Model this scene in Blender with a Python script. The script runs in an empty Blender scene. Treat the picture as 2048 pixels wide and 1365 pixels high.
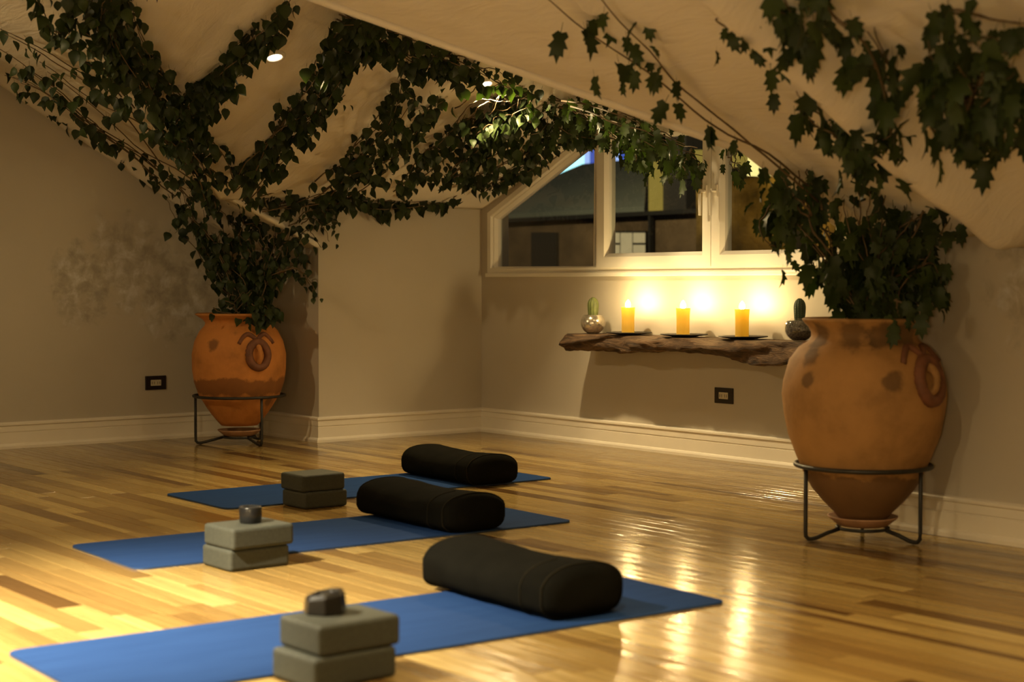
import bpy, bmesh, math, random
import numpy as np
from mathutils import Vector, Matrix, noise
from mathutils.geometry import tessellate_polygon

random.seed(11)
rng = np.random.default_rng(5)
scene = bpy.context.scene
COL = scene.collection

# ------------------------------------------------------------------ camera
FPX, HOR, VP1, CX, CY = 3219.0, 570.0, -1490.0, 1024.0, 682.5
CAM = np.array([0.0, 0.0, 1.0])
_th = math.atan2(CY - HOR, FPX)
_ang = math.atan2(VP1 - CX, math.hypot(FPX, CY - HOR))
_X = (-math.sin(_ang), -math.cos(_ang)); _Y = (math.cos(_ang), -math.sin(_ang))
cR = np.array([_X[0], _Y[0], 0.0]); cF0 = np.array([_X[1], _Y[1], 0.0]); cZ = np.array([0, 0, 1.0])
cF = math.cos(_th) * cF0 - math.sin(_th) * cZ
cU = math.sin(_th) * cF0 + math.cos(_th) * cZ
cam_d = bpy.data.cameras.new('camera'); cam = bpy.data.objects.new('camera', cam_d); COL.objects.link(cam)
cam_d.sensor_width = 36.0; cam_d.lens = FPX / 2048 * 36.0
cam_d.clip_start = 0.05; cam_d.clip_end = 200
cam_d.dof.use_dof = True; cam_d.dof.focus_distance = 8.6; cam_d.dof.aperture_fstop = 2.4
M = Matrix(((cR[0], cU[0], -cF[0], 0), (cR[1], cU[1], -cF[1], 0), (cR[2], cU[2], -cF[2], 1.0), (0, 0, 0, 1)))
cam.matrix_world = M
scene.camera = cam

# ------------------------------------------------------------------ world, exposure
w = bpy.data.worlds.new('night'); scene.world = w; w.use_nodes = True
w.node_tree.nodes['Background'].inputs[0].default_value = (0.02, 0.025, 0.04, 1)
w.node_tree.nodes['Background'].inputs[1].default_value = 0.35
vs = scene.view_settings
vs.view_transform = 'Standard'; vs.look = 'None'; vs.gamma = 1.0; vs.exposure = 0.3; vs.use_curve_mapping = False
try:
    scene.cycles.use_denoising = True
    scene.cycles.sample_clamp_indirect = 3.0
    scene.cycles.max_bounces = 10
    scene.cycles.caustics_reflective = False
    scene.cycles.caustics_refractive = False
except Exception:
    pass
WARM = (1.0, 0.745, 0.37)

# pixel helpers: a pixel gives a direction; the surface it lies on gives the distance
def ray(p):
    return (p[0] - CX) / FPX * cR - (p[1] - CY) / FPX * cU + cF
def hit(p, n, d):
    r = ray(p); n = np.array(n, float)
    return CAM + (d - n @ CAM) / (n @ r) * r
def onX(p, v): return hit(p, (1, 0, 0), v)
def onY(p, v): return hit(p, (0, 1, 0), v)
def onZ(p, v): return hit(p, (0, 0, 1), v)
def project(P):
    v = np.asarray(P, float) - CAM; d = v @ cF
    return CX + FPX * (v @ cR) / d, CY - FPX * (v @ cU) / d, d

# ------------------------------------------------------------------ room dimensions (metres)
XL, XC, XR, XE = -9.61, -8.78, -4.46, 2.0
YB, YK, YW = -1.3, 5.30, 6.59
ZKL, TL, TW = 1.235, 0.44, 0.60    # left main slope: at the valley, and along the gable wall
ZKR, TR = 1.185, 0.50          # right main slope
ZEL, DL = 1.54, 0.378          # left slope of the cross gable
ZER, DR = 1.56, 0.53           # right slope of the cross gable
XRG = (ZER + DR * XR - ZEL + DL * XC) / (DL + DR)
ZRG = ZEL + DL * (XRG - XC)
YRIDGE = 2.0; ZRIDGE = ZKR + TR * (YK - YRIDGE)
YV1L = YK - (ZRG - ZKL) / TL; YV0L = YK - (ZEL - ZKL) / TL
YV1R = YK - (ZRG - ZKR) / TR; YV0R = YK - (ZER - ZKR) / TR

# ------------------------------------------------------------------ materials
MATS = {}
def mat(name):
    m = bpy.data.materials.new(name); m.use_nodes = True
    nt = m.node_tree; b = nt.nodes['Principled BSDF']
    MATS[name] = m
    return m, nt, b
def N(nt, t, **kw):
    n = nt.nodes.new(t)
    for k, v in kw.items():
        if hasattr(n, k): setattr(n, k, v)
    return n
def noise_tex(nt, scale, detail=4, rough=0.55, vec=None, dist=0.0):
    n = N(nt, 'ShaderNodeTexNoise'); n.inputs['Scale'].default_value = scale
    n.inputs['Detail'].default_value = detail; n.inputs['Roughness'].default_value = rough
    n.inputs['Distortion'].default_value = dist
    if vec is not None: nt.links.new(vec, n.inputs['Vector'])
    return n
def ramp(nt, src, stops):
    r = N(nt, 'ShaderNodeValToRGB'); e = r.color_ramp.elements
    while len(e) < len(stops): e.new(0.5)
    for el, (p, c) in zip(e, stops):
        el.position = p; el.color = (*c, 1) if len(c) == 3 else c
    nt.links.new(src, r.inputs[0]); return r
def bump(nt, b, src, strength=0.2, dist=0.01):
    bp = N(nt, 'ShaderNodeBump'); bp.inputs['Strength'].default_value = strength
    bp.inputs['Distance'].default_value = dist
    nt.links.new(src, bp.inputs['Height']); nt.links.new(bp.outputs[0], b.inputs['Normal']); return bp
def objvec(nt, scale=(1, 1, 1), kind='Object'):
    tc = N(nt, 'ShaderNodeTexCoord'); mp = N(nt, 'ShaderNodeMapping'); mp.inputs['Scale'].default_value = scale
    nt.links.new(tc.outputs[kind], mp.inputs[0]); return mp.outputs[0]
def mixc(nt, fac, a, b, mode='MIX'):
    m = N(nt, 'ShaderNodeMix'); m.data_type = 'RGBA'; m.blend_type = mode
    for sock, v in ((m.inputs[0], fac), (m.inputs[6], a), (m.inputs[7], b)):
        if hasattr(v, 'is_linked') or hasattr(v, 'links'): nt.links.new(v, sock)
        elif isinstance(v, (int, float)): sock.default_value = v
        else: sock.default_value = (*v, 1)
    return m.outputs[2]
def math_n(nt, op, a, b=None, c=None):
    m = N(nt, 'ShaderNodeMath'); m.operation = op
    for i, v in enumerate((a, b, c)):
        if v is None: continue
        if isinstance(v, (int, float)): m.inputs[i].default_value = v
        else: nt.links.new(v, m.inputs[i])
    return m.outputs[0]

def simple(name, col, rough=0.6, metal=0.0, spec=0.5, nscale=None, namp=0.12, bscale=None, bstr=0.1, bdist=0.004):
    m, nt, b = mat(name)
    b.inputs['Roughness'].default_value = rough; b.inputs['Metallic'].default_value = metal
    b.inputs['Specular IOR Level'].default_value = spec
    b.inputs['Base Color'].default_value = (*col, 1)
    if nscale:
        n = noise_tex(nt, nscale, vec=objvec(nt))
        r = ramp(nt, n.outputs[0], [(0.3, tuple(c * (1 - namp) for c in col)), (0.7, tuple(min(1, c * (1 + namp)) for c in col))])
        nt.links.new(r.outputs[0], b.inputs['Base Color'])
    if bscale:
        n2 = noise_tex(nt, bscale, vec=objvec(nt)); bump(nt, b, n2.outputs[0], bstr, bdist)
    return m

def wall_paint(name, col, stains=()):
    """matt plaster; each stain = (centre, radius): an old damp patch with blotchy edges"""
    m, nt, b = mat(name)
    b.inputs['Roughness'].default_value = 0.75; b.inputs['Specular IOR Level'].default_value = 0.2
    vec = objvec(nt)
    n = noise_tex(nt, 1.3, 5, vec=vec)
    base = ramp(nt, n.outputs[0], [(0.3, tuple(c * 0.95 for c in col)), (0.7, tuple(c * 1.04 for c in col))]).outputs[0]
    for k, (cen, rad) in enumerate(stains):
        sub = N(nt, 'ShaderNodeVectorMath'); sub.operation = 'DISTANCE'
        nt.links.new(vec, sub.inputs[0]); sub.inputs[1].default_value = cen
        fall = math_n(nt, 'SUBTRACT', 1.0, math_n(nt, 'DIVIDE', sub.outputs['Value'], rad))
        bl = noise_tex(nt, 7.0, 8, 0.65, vec=vec, dist=0.5)
        edge = math_n(nt, 'ADD', fall, math_n(nt, 'MULTIPLY', math_n(nt, 'SUBTRACT', bl.outputs[0], 0.5), 1.6))
        mask = ramp(nt, edge, [(0.3, (0, 0, 0)), (0.62, (1, 1, 1))]).outputs[0]
        bl2 = noise_tex(nt, 11.0 + k, 7, 0.6, vec=vec, dist=0.3)
        patch = ramp(nt, bl2.outputs[0], [(0.35, tuple(c * 0.62 for c in col)), (0.5, tuple(c * 0.85 for c in col)), (0.66, tuple(min(1, c * 1.22) for c in (col[0], col[0], col[0])))]).outputs[0]
        f = math_n(nt, 'MULTIPLY', mask, 0.8)
        base = mixc(nt, f, base, patch)
    nt.links.new(base, b.inputs['Base Color'])
    nb = noise_tex(nt, 60, 3, vec=vec); bump(nt, b, nb.outputs[0], 0.12, 0.003)
    return m

wall_paint('plaster', (0.50, 0.455, 0.385))
wall_paint('plaster_left', (0.47, 0.43, 0.36), [((XL, 4.40, 1.12), 0.50), ((XL, 4.75, 0.9), 0.45), ((XL, 4.1, 1.02), 0.38)])
wall_paint('plaster_right', (0.49, 0.445, 0.375), [((-3.55, YK, 1.0), 0.36), ((-3.2, YK, 0.85), 0.3)])
# fabric-covered ceiling
m, nt, b = mat('ceiling_fabric')
b.inputs['Roughness'].default_value = 0.9; b.inputs['Specular IOR Level'].default_value = 0.1
v = objvec(nt); n = noise_tex(nt, 2.0, 5, vec=v)
nt.links.new(ramp(nt, n.outputs[0], [(0.3, (0.75, 0.70, 0.625)), (0.7, (0.82, 0.77, 0.69))]).outputs[0], b.inputs['Base Color'])
n2 = noise_tex(nt, 9.0, 6, vec=objvec(nt, (0.5, 2.2, 1)), dist=0.6); bump(nt, b, n2.outputs[0], 0.35, 0.02)
simple('trim_white', (0.80, 0.74, 0.64), 0.42, nscale=3, namp=0.04)
simple('upvc_white', (0.80, 0.77, 0.71), 0.32, nscale=2, namp=0.03)
simple('metal_handle', (0.86, 0.82, 0.74), 0.25, nscale=5, namp=0.04)
simple('dark_gap', (0.02, 0.015, 0.01), 0.9, nscale=4)
simple('black_iron', (0.018, 0.016, 0.014), 0.5, spec=0.4, nscale=30, namp=0.3, bscale=60, bstr=0.15)
simple('outlet_black', (0.014, 0.011, 0.011), 0.35, nscale=20, namp=0.1)
simple('outlet_ivory', (0.55, 0.50, 0.38), 0.4, nscale=20, namp=0.06)

# floor boards: per-board tone attribute
m, nt, b = mat('floor_board')
att = N(nt, 'ShaderNodeAttribute', attribute_name='tone')
tone = ramp(nt, att.outputs['Fac'], [(0.0, (0.055, 0.027, 0.009)), (0.10, (0.10, 0.053, 0.017)), (0.3, (0.18, 0.106, 0.034)),
                                      (0.55, (0.255, 0.164, 0.053)), (0.8, (0.32, 0.220, 0.076)), (1.0, (0.40, 0.285, 0.105))])
tc = N(nt, 'ShaderNodeTexCoord'); mp = N(nt, 'ShaderNodeMapping'); mp.inputs['Scale'].default_value = (1.2, 26, 1)
sh = N(nt, 'ShaderNodeCombineXYZ'); nt.links.new(math_n(nt, 'MULTIPLY', att.outputs['Fac'], 37.0), sh.inputs[0])
nt.links.new(sh.outputs[0], mp.inputs['Location']); nt.links.new(tc.outputs['Object'], mp.inputs[0])
g = noise_tex(nt, 2.2, 6, 0.6, vec=mp.outputs[0], dist=0.8)
grain = ramp(nt, g.outputs[0], [(0.25, (0.70, 0.66, 0.6)), (0.5, (0.96, 0.95, 0.93)), (0.8, (1.1, 1.1, 1.08))]).outputs[0]
nt.links.new(mixc(nt, 1.0, tone.outputs[0], grain, 'MULTIPLY'), b.inputs['Base Color'])
b.inputs['Roughness'].default_value = 0.24; b.inputs['Specular IOR Level'].default_value = 0.5
mp2 = N(nt, 'ShaderNodeMapping'); mp2.inputs['Scale'].default_value = (1.6, 7, 1); nt.links.new(tc.outputs['Object'], mp2.inputs[0])
wv = noise_tex(nt, 3.2, 3, 0.5, vec=mp2.outputs[0])
bump(nt, b, wv.outputs[0], 0.26, 0.01)
rg = noise_tex(nt, 5, 3, vec=mp2.outputs[0])
rr = N(nt, 'ShaderNodeMapRange'); rr.inputs['To Min'].default_value = 0.10; rr.inputs['To Max'].default_value = 0.24
nt.links.new(rg.outputs[0], rr.inputs[0]); nt.links.new(rr.outputs[0], b.inputs['Roughness'])

# leaves
def leaf_mat(name, dark, light):
    m, nt, b = mat(name)
    oi = N(nt, 'ShaderNodeObjectInfo'); ge = N(nt, 'ShaderNodeNewGeometry')
    r = math_n(nt, 'FRACT', math_n(nt, 'ADD', oi.outputs['Random'], ge.outputs['Random Per Island']))
    c = ramp(nt, r, [(0.0, dark), (0.6, tuple((a + q) / 2 for a, q in zip(dark, light))), (1.0, light)]).outputs[0]
    n = noise_tex(nt, 40, 3, vec=objvec(nt))
    c2 = mixc(nt, 0.35, c, mixc(nt, 1.0, c, n.outputs[0], 'MULTIPLY'))
    nt.links.new(c2, b.inputs['Base Color'])
    b.inputs['Roughness'].default_value = 0.5; b.inputs['Specular IOR Level'].default_value = 0.3
    tr = N(nt, 'ShaderNodeBsdfTranslucent'); nt.links.new(mixc(nt, 1.0, c2, (1.3, 1.6, 0.5), 'MULTIPLY'), tr.inputs[0])
    mx = N(nt, 'ShaderNodeMixShader'); mx.inputs[0].default_value = 0.2
    nt.links.new(b.outputs[0], mx.inputs[1]); nt.links.new(tr.outputs[0], mx.inputs[2])
    nt.links.new(mx.outputs[0], nt.nodes['Material Output'].inputs[0]); return m
leaf_mat('leaf_ovate', (0.016, 0.026, 0.008), (0.040, 0.062, 0.016))
leaf_mat('leaf_lobed', (0.020, 0.034, 0.009), (0.048, 0.076, 0.018))
simple('stem_brown', (0.10, 0.065, 0.03), 0.7, nscale=30, namp=0.3, bscale=80)
simple('soil', (0.035, 0.022, 0.014), 0.95, nscale=40, namp=0.5, bscale=60, bstr=0.8, bdist=0.01)

# terracotta: speckled, patched, darkened by old damp around the foot
def terracotta(name, col, zpatch, spots):
    m, nt, b = mat(name); vec = objvec(nt)
    b.inputs['Roughness'].default_value = 0.72; b.inputs['Specular IOR Level'].default_value = 0.25
    n = noise_tex(nt, 5, 7, 0.6, vec=vec)
    c = ramp(nt, n.outputs[0], [(0.28, tuple(x * 0.62 for x in col)), (0.5, col), (0.75, tuple(min(1, x * 1.18) for x in col))]).outputs[0]
    xyz = N(nt, 'ShaderNodeSeparateXYZ'); nt.links.new(vec, xyz.inputs[0])
    bl = noise_tex(nt, 9, 6, 0.6, vec=vec)
    z = math_n(nt, 'ADD', xyz.outputs[2], math_n(nt, 'MULTIPLY', math_n(nt, 'SUBTRACT', bl.outputs[0], 0.5), 0.14))
    z0, z1 = zpatch
    band = ramp(nt, z, [(z0 - 0.01, (0, 0, 0)), (z0 + 0.005, (1, 1, 1)), (z1 - 0.005, (1, 1, 1)), (z1 + 0.01, (0, 0, 0))]).outputs[0]
    c = mixc(nt, math_n(nt, 'MULTIPLY', band, 0.75), c, tuple(x * k for x, k in zip(col, (0.30, 0.30, 0.40))))
    for (sx, sy, sz, rad) in spots:
        d = N(nt, 'ShaderNodeVectorMath'); d.operation = 'DISTANCE'; nt.links.new(vec, d.inputs[0]); d.inputs[1].default_value = (sx, sy, sz)
        q = math_n(nt, 'ADD', math_n(nt, 'DIVIDE', d.outputs['Value'], rad), math_n(nt, 'MULTIPLY', math_n(nt, 'SUBTRACT', bl.outputs[0], 0.5), 2.6))
        ms = ramp(nt, q, [(0.55, (1, 1, 1)), (1.0, (0, 0, 0))]).outputs[0]
        c = mixc(nt, math_n(nt, 'MULTIPLY', ms, 0.62), c, (0.045, 0.030, 0.020))
    nt.links.new(c, b.inputs['Base Color'])
    nb = noise_tex(nt, 22, 6, vec=vec); bump(nt, b, nb.outputs[0], 0.3, 0.006)
    return m
simple('terracotta_saucer', (0.36, 0.20, 0.11), 0.7, nscale=14, namp=0.25, bscale=40)
simple('terracotta_dark', (0.15, 0.055, 0.025), 0.7, nscale=20, namp=0.3, bscale=40)
# mats, blocks, bolsters
m, nt, b = mat('mat_blue')
v = objvec(nt, (14, 1.2, 1)); n = noise_tex(nt, 2.0, 5, 0.6, vec=v)
nt.links.new(ramp(nt, n.outputs[0], [(0.3, (0.0105, 0.030, 0.100)), (0.7, (0.0145, 0.040, 0.126))]).outputs[0], b.inputs['Base Color'])
b.inputs['Roughness'].default_value = 0.9; b.inputs['Specular IOR Level'].default_value = 0.04
n = noise_tex(nt, 400, 2, vec=objvec(nt)); bump(nt, b, n.outputs[0], 0.2, 0.001)
simple('mat_edge', (0.030, 0.055, 0.12), 0.8, nscale=12, namp=0.1)
simple('block_foam', (0.043, 0.045, 0.034), 0.75, spec=0.3, nscale=90, namp=0.15, bscale=220, bstr=0.3, bdist=0.001)
simple('bolster_cloth', (0.0058, 0.0055, 0.0042), 0.95, spec=0.02, nscale=9, namp=0.15, bscale=14, bstr=0.3, bdist=0.008)
simple('bolster_seam', (0.014, 0.0125, 0.0085), 0.95, spec=0.03, nscale=30, namp=0.2)
simple('cup_black', (0.010, 0.010, 0.010), 0.28, nscale=20, namp=0.2)
simple('tealight_metal', (0.75, 0.72, 0.68), 0.25, metal=1.0, nscale=10, namp=0.05)
simple('plate_black', (0.015, 0.011, 0.009), 0.55, nscale=20, namp=0.3)
simple('wick', (0.02, 0.015, 0.01), 0.9, nscale=30)
# candle wax
m, nt, b = mat('candle_wax')
n = noise_tex(nt, 20, 3, vec=objvec(nt))
nt.links.new(ramp(nt, n.outputs[0], [(0.2, (0.96, 0.78, 0.26)), (0.8, (0.97, 0.80, 0.28))]).outputs[0], b.inputs['Base Color'])
b.inputs['Roughness'].default_value = 0.5
tr = N(nt, 'ShaderNodeBsdfTranslucent'); tr.inputs[0].default_value = (1.0, 0.80, 0.22, 1)
mx = N(nt, 'ShaderNodeMixShader'); mx.inputs[0].default_value = 0.75
nt.links.new(b.outputs[0], mx.inputs[1]); nt.links.new(tr.outputs[0], mx.inputs[2]); nt.links.new(mx.outputs[0], nt.nodes['Material Output'].inputs[0])
# flame
def emis(name, col, st):
    m, nt, b = mat(name)
    b.inputs['Base Color'].default_value = (0, 0, 0, 1); b.inputs['Emission Color'].default_value = (*col, 1)
    b.inputs['Emission Strength'].default_value = st
    n = noise_tex(nt, 6, 2, vec=objvec(nt))
    nt.links.new(ramp(nt, n.outputs[0], [(0.2, tuple(c * 0.9 for c in col)), (0.8, col)]).outputs[0], b.inputs['Emission Color'])
    return m
emis('flame', (1.0, 0.70, 0.29), 520.0)
emis('lamp_lens', (1.0, 0.80, 0.52), 14.0)
# driftwood
m, nt, b = mat('driftwood')
v = objvec(nt, (1.4, 9, 9)); n = noise_tex(nt, 3.0, 8, 0.65, vec=v, dist=1.4)
nt.links.new(ramp(nt, n.outputs[0], [(0.32, (0.016, 0.008, 0.004)), (0.48, (0.070, 0.036, 0.016)), (0.60, (0.14, 0.078, 0.036)), (0.78, (0.25, 0.155, 0.08))]).outputs[0], b.inputs['Base Color'])
b.inputs['Roughness'].default_value = 0.75; bump(nt, b, n.outputs[0], 0.9, 0.02)
# mirrored glass bowl, clear bowl, cactus
m, nt, b = mat('mercury_glass')
n = noise_tex(nt, 22, 5, vec=objvec(nt))
nt.links.new(ramp(nt, n.outputs[0], [(0.3, (0.35, 0.30, 0.24)), (0.6, (0.80, 0.75, 0.66))]).outputs[0], b.inputs['Base Color'])
b.inputs['Metallic'].default_value = 0.9; b.inputs['Roughness'].default_value = 0.18; bump(nt, b, n.outputs[0], 0.4, 0.006)
m, nt, b = mat('bowl_glass')
b.inputs['Base Color'].default_value = (0.95, 0.93, 0.88, 1); b.inputs['Roughness'].default_value = 0.03
nb = noise_tex(nt, 6, 2, vec=objvec(nt)); bump(nt, b, nb.outputs[0], 0.05, 0.002)
tr = N(nt, 'ShaderNodeBsdfTransparent'); lw = N(nt, 'ShaderNodeLayerWeight'); lw.inputs[0].default_value = 0.35
gl = N(nt, 'ShaderNodeBsdfGlossy'); gl.inputs['Roughness'].default_value = 0.04
mx = N(nt, 'ShaderNodeMixShader'); ge = N(nt, 'ShaderNodeNewGeometry'); nt.links.new(math_n(nt, 'MULTIPLY', math_n(nt, 'ADD', lw.outputs['Fresnel'], 0.10), math_n(nt, 'SUBTRACT', 1.0, ge.outputs['Backfacing'])), mx.inputs[0])
nt.links.new(tr.outputs[0], mx.inputs[1]); nt.links.new(gl.outputs[0], mx.inputs[2]); nt.links.new(mx.outputs[0], nt.nodes['Material Output'].inputs[0])
simple('gravel_dark', (0.05, 0.042, 0.034), 0.8, nscale=90, namp=0.7, bscale=90, bstr=1.0, bdist=0.01)
simple('cactus_olive', (0.085, 0.105, 0.025), 0.6, nscale=40, namp=0.3)
simple('cactus_dark', (0.022, 0.045, 0.022), 0.6, nscale=40, namp=0.3)
simple('cactus_spine', (0.30, 0.26, 0.16), 0.6, nscale=40, namp=0.2)
# window glass
m, nt, b = mat('window_glass')
tr = N(nt, 'ShaderNodeBsdfTransparent'); tr.inputs[0].default_value = (0.93, 0.95, 0.94, 1)
gl = N(nt, 'ShaderNodeBsdfGlossy'); gl.inputs['Roughness'].default_value = 0.02
fr = N(nt, 'ShaderNodeFresnel'); fr.inputs[0].default_value = 1.5
nn = noise_tex(nt, 1.5, 2, vec=objvec(nt)); bp = N(nt, 'ShaderNodeBump'); bp.inputs['Strength'].default_value = 0.02
nt.links.new(nn.outputs[0], bp.inputs['Height']); nt.links.new(bp.outputs[0], gl.inputs['Normal'])
ge = N(nt, 'ShaderNodeNewGeometry'); ff_ = math_n(nt, 'MULTIPLY', fr.outputs[0], math_n(nt, 'SUBTRACT', 1.0, ge.outputs['Backfacing']))
mx = N(nt, 'ShaderNodeMixShader'); nt.links.new(ff_, mx.inputs[0])
nt.links.new(tr.outputs[0], mx.inputs[1]); nt.links.new(gl.outputs[0], mx.inputs[2]); nt.links.new(mx.outputs[0], nt.nodes['Material Output'].inputs[0])
# outside
simple('facade_brown', (0.13, 0.085, 0.042), 0.9, nscale=1.6, namp=0.6, bscale=5, bstr=0.5, bdist=0.05)
simple('facade_ochre', (0.30, 0.19, 0.05), 0.9, nscale=2.2, namp=0.8, bscale=6, bstr=0.6, bdist=0.05)
simple('roof_sheet', (0.17, 0.185, 0.15), 0.7, nscale=0.8, namp=0.12)
simple('facade_dark', (0.06, 0.055, 0.05), 0.9, nscale=1.0, namp=0.2)
simple('frame_dark', (0.02, 0.018, 0.015), 0.8, nscale=2)
simple('pennant_purple', (0.05, 0.025, 0.10), 0.8, nscale=10, namp=0.2)
emis('lit_curtain', (0.85, 0.64, 0.30), 0.42)
emis('lit_cyan', (0.45, 0.95, 1.0), 1.5)
emis('lit_blue', (0.10, 0.17, 0.75), 0.55)
emis('lit_paleblue', (0.40, 0.55, 1.0), 0.95)
emis('lit_yellow', (0.36, 0.25, 0.045), 0.65)
emis('lantern', (1.0, 0.80, 0.28), 1.1)

# ------------------------------------------------------------------ mesh helpers
class MB:
    def __init__(s): s.v = []; s.f = []
    def add(s, vs, fs):
        o = len(s.v); s.v += [tuple(map(float, q)) for q in vs]; s.f += [tuple(i + o for i in f) for f in fs]; return s
    def box(s, lo, hi):
        x0, y0, z0 = lo; x1, y1, z1 = hi
        return s.add([(x0, y0, z0), (x1, y0, z0), (x1, y1, z0), (x0, y1, z0), (x0, y0, z1), (x1, y0, z1), (x1, y1, z1), (x0, y1, z1)],
                     [(0, 3, 2, 1), (4, 5, 6, 7), (0, 1, 5, 4), (1, 2, 6, 5), (2, 3, 7, 6), (3, 0, 4, 7)])
    def tube(s, pts, r, n=8, closed=False):
        pts = [Vector(p) for p in pts]; k = len(pts)
        rs = r if hasattr(r, '__len__') else [r] * k
        rings = []; up = Vector((0.13, 0.21, 1)).normalized()
        for i, p in enumerate(pts):
            a = pts[(i - 1) % k] if closed or i > 0 else p; c = pts[(i + 1) % k] if closed or i < k - 1 else p
            t = (c - a).normalized()
            q = t.cross(up)
            if q.length < 1e-3: q = t.cross(Vector((1, 0, 0)))
            q.normalize(); u = q.cross(t)
            rings.append([p + (q * math.cos(2 * math.pi * j / n) + u * math.sin(2 * math.pi * j / n)) * rs[i] for j in range(n)])
        vs = [x for ring in rings for x in ring]; fs = []
        for i in range(k if closed else k - 1):
            i2 = (i + 1) % k
            for j in range(n):
                j2 = (j + 1) % n; fs.append((i * n + j, i * n + j2, i2 * n + j2, i2 * n + j))
        if not closed:
            fs.append(tuple(range(n))[::-1]); fs.append(tuple((k - 1) * n + j for j in range(n)))
        return s.add(vs, fs)
    def lathe(s, prof, n=32, cx=0, cy=0, wob=None):
        """prof: (r, z) list; r = 0 ends become poles"""
        idx = []; vs = []; fs = []
        for (r, z) in prof:
            if r < 1e-6: idx.append([len(vs)]); vs.append((cx, cy, z))
            else:
                row = []
                for j in range(n):
                    a = 2 * math.pi * j / n; rr = r * (wob(a, z) if wob else 1)
                    row.append(len(vs)); vs.append((cx + rr * math.cos(a), cy + rr * math.sin(a), z))
                idx.append(row)
        for A, B in zip(idx[:-1], idx[1:]):
            for j in range(n):
                j2 = (j + 1) % n
                if len(A) == 1 and len(B) == 1: continue
                if len(A) == 1: fs.append((A[0], B[j], B[j2]))
                elif len(B) == 1: fs.append((A[j], B[0], A[j2]))
                else: fs.append((A[j], B[j], B[j2], A[j2]))
        return s.add(vs, fs)
    def build(s, name, material, parent=None, smooth=False, bevel=0, recalc=True, seg=2):
        me = bpy.data.meshes.new(name); me.from_pydata(s.v, [], s.f)
        if recalc or bevel:
            bm = bmesh.new(); bm.from_mesh(me)
            if recalc: bmesh.ops.recalc_face_normals(bm, faces=bm.faces)
            bm.to_mesh(me); bm.free()
        o = bpy.data.objects.new(name, me); COL.objects.link(o)
        if material: me.materials.append(MATS[material])
        if smooth: me.polygons.foreach_set('use_smooth', [True] * len(me.polygons))
        if bevel:
            md = o.modifiers.new('bevel', 'BEVEL'); md.width = bevel; md.segments = seg; md.limit_method = 'ANGLE'
        if parent: o.parent = parent
        return o

def tag(o, label, cat, group=None, kind=None):
    o['label'] = label; o['category'] = cat
    if group: o['group'] = group
    if kind: o['kind'] = kind
    return o
def thing(name, label, cat, loc=(0, 0, 0), rz=0, group=None, kind=None):
    o = bpy.data.objects.new(name, None); COL.objects.link(o); o.location = loc; o.rotation_euler = (0, 0, rz)
    o.empty_display_size = 0.1
    return tag(o, label, cat, group, kind)
def copy_tree(o, parent=None):
    c = o.copy(); COL.objects.link(c); c.parent = parent
    for ch in list(o.children):
        copy_tree(ch, c)
    return c
def fbm(x, y, z=0, s=1.0): return noise.fractal(Vector((x * s, y * s, z * s)), 1.0, 2.0, 4)

# ------------------------------------------------------------------ walls
def wall_poly(name, label, pts, nrm, thick, material, holes=()):
    """flat wall polygon with holes, made solid away from the room (nrm points into the room)"""
    loops = [[Vector(p) for p in pts]] + [[Vector(p) for p in h] for h in holes]
    flat = [p for l in loops for p in l]; nrm = Vector(nrm)
    tris = tessellate_polygon(loops)
    mb = MB(); k = len(flat); back = [p - nrm * thick for p in flat]
    fs = [tuple(t) for t in tris] + [tuple(i + k for i in t[::-1]) for t in tris]
    o = 0
    for l in loops:
        n = len(l)
        for i in range(n):
            a, b_ = o + i, o + (i + 1) % n; fs.append((a, b_, b_ + k, a + k))
        o += n
    mb.add(flat + back, fs)
    ob = mb.build(name, material)
    return tag(ob, label, 'wall', kind='structure')
E_ = 0.05
wall_poly('wall_left', 'beige gable wall with damp patches behind the left terracotta urn', [(XL, YB, 0), (XL, YK, 0), (XL, YK, ZKL + E_), (XL, YV1L, ZKL + TW * (YK - YV1L) + E_), (XL, YRIDGE, ZRIDGE + 2 * E_), (XL, YB, ZKR + E_)], (1, 0, 0), 0.12, 'plaster_left')
wall_poly('wall_knee_left', 'short shaded return wall right of the left terracotta urn', [(XL, YK, 0), (XC - 0.12, YK, 0), (XC - 0.12, YK, ZKL + E_), (XL, YK, ZKL + E_)], (0, -1, 0), 0.12, 'plaster')
wall_poly('wall_cheek_left', 'warmly lit beige side wall left of the window', [(XC, YK, 0), (XC, YW, 0), (XC, YW, ZEL + E_), (XC, YV0L - 0.08, ZEL + E_), (XC, YK, ZKL + E_)], (1, 0, 0), 0.12, 'plaster')
wall_poly('wall_cheek_right', 'side wall of the window bay hidden behind the right urn', [(XR, YK, 0), (XR, YW, 0), (XR, YW, ZER + E_), (XR, YV0R - 0.08, ZER + E_), (XR, YK, ZKR + E_)], (-1, 0, 0), 0.12, 'plaster')
wall_poly('wall_knee_right', 'low beige wall behind the large right terracotta urn', [(XR + 0.12, YK, 0), (XE, YK, 0), (XE, YK, ZKR + E_), (XR + 0.12, YK, ZKR + E_)], (0, -1, 0), 0.12, 'plaster_right')
wall_poly('wall_right', 'beige gable wall at the near end of the attic', [(XE, YB, 0), (XE, YK, 0), (XE, YK, ZKR + E_), (XE, YRIDGE, ZRIDGE + E_), (XE, YB, ZKR + E_)], (-1, 0, 0), 0.12, 'plaster')
wall_poly('wall_back', 'low beige wall opposite the window', [(XL, YB, 0), (XE, YB, 0), (XE, YB, ZKR + E_), (XL, YB, ZKR + E_)], (0, 1, 0), 0.12, 'plaster')

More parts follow.
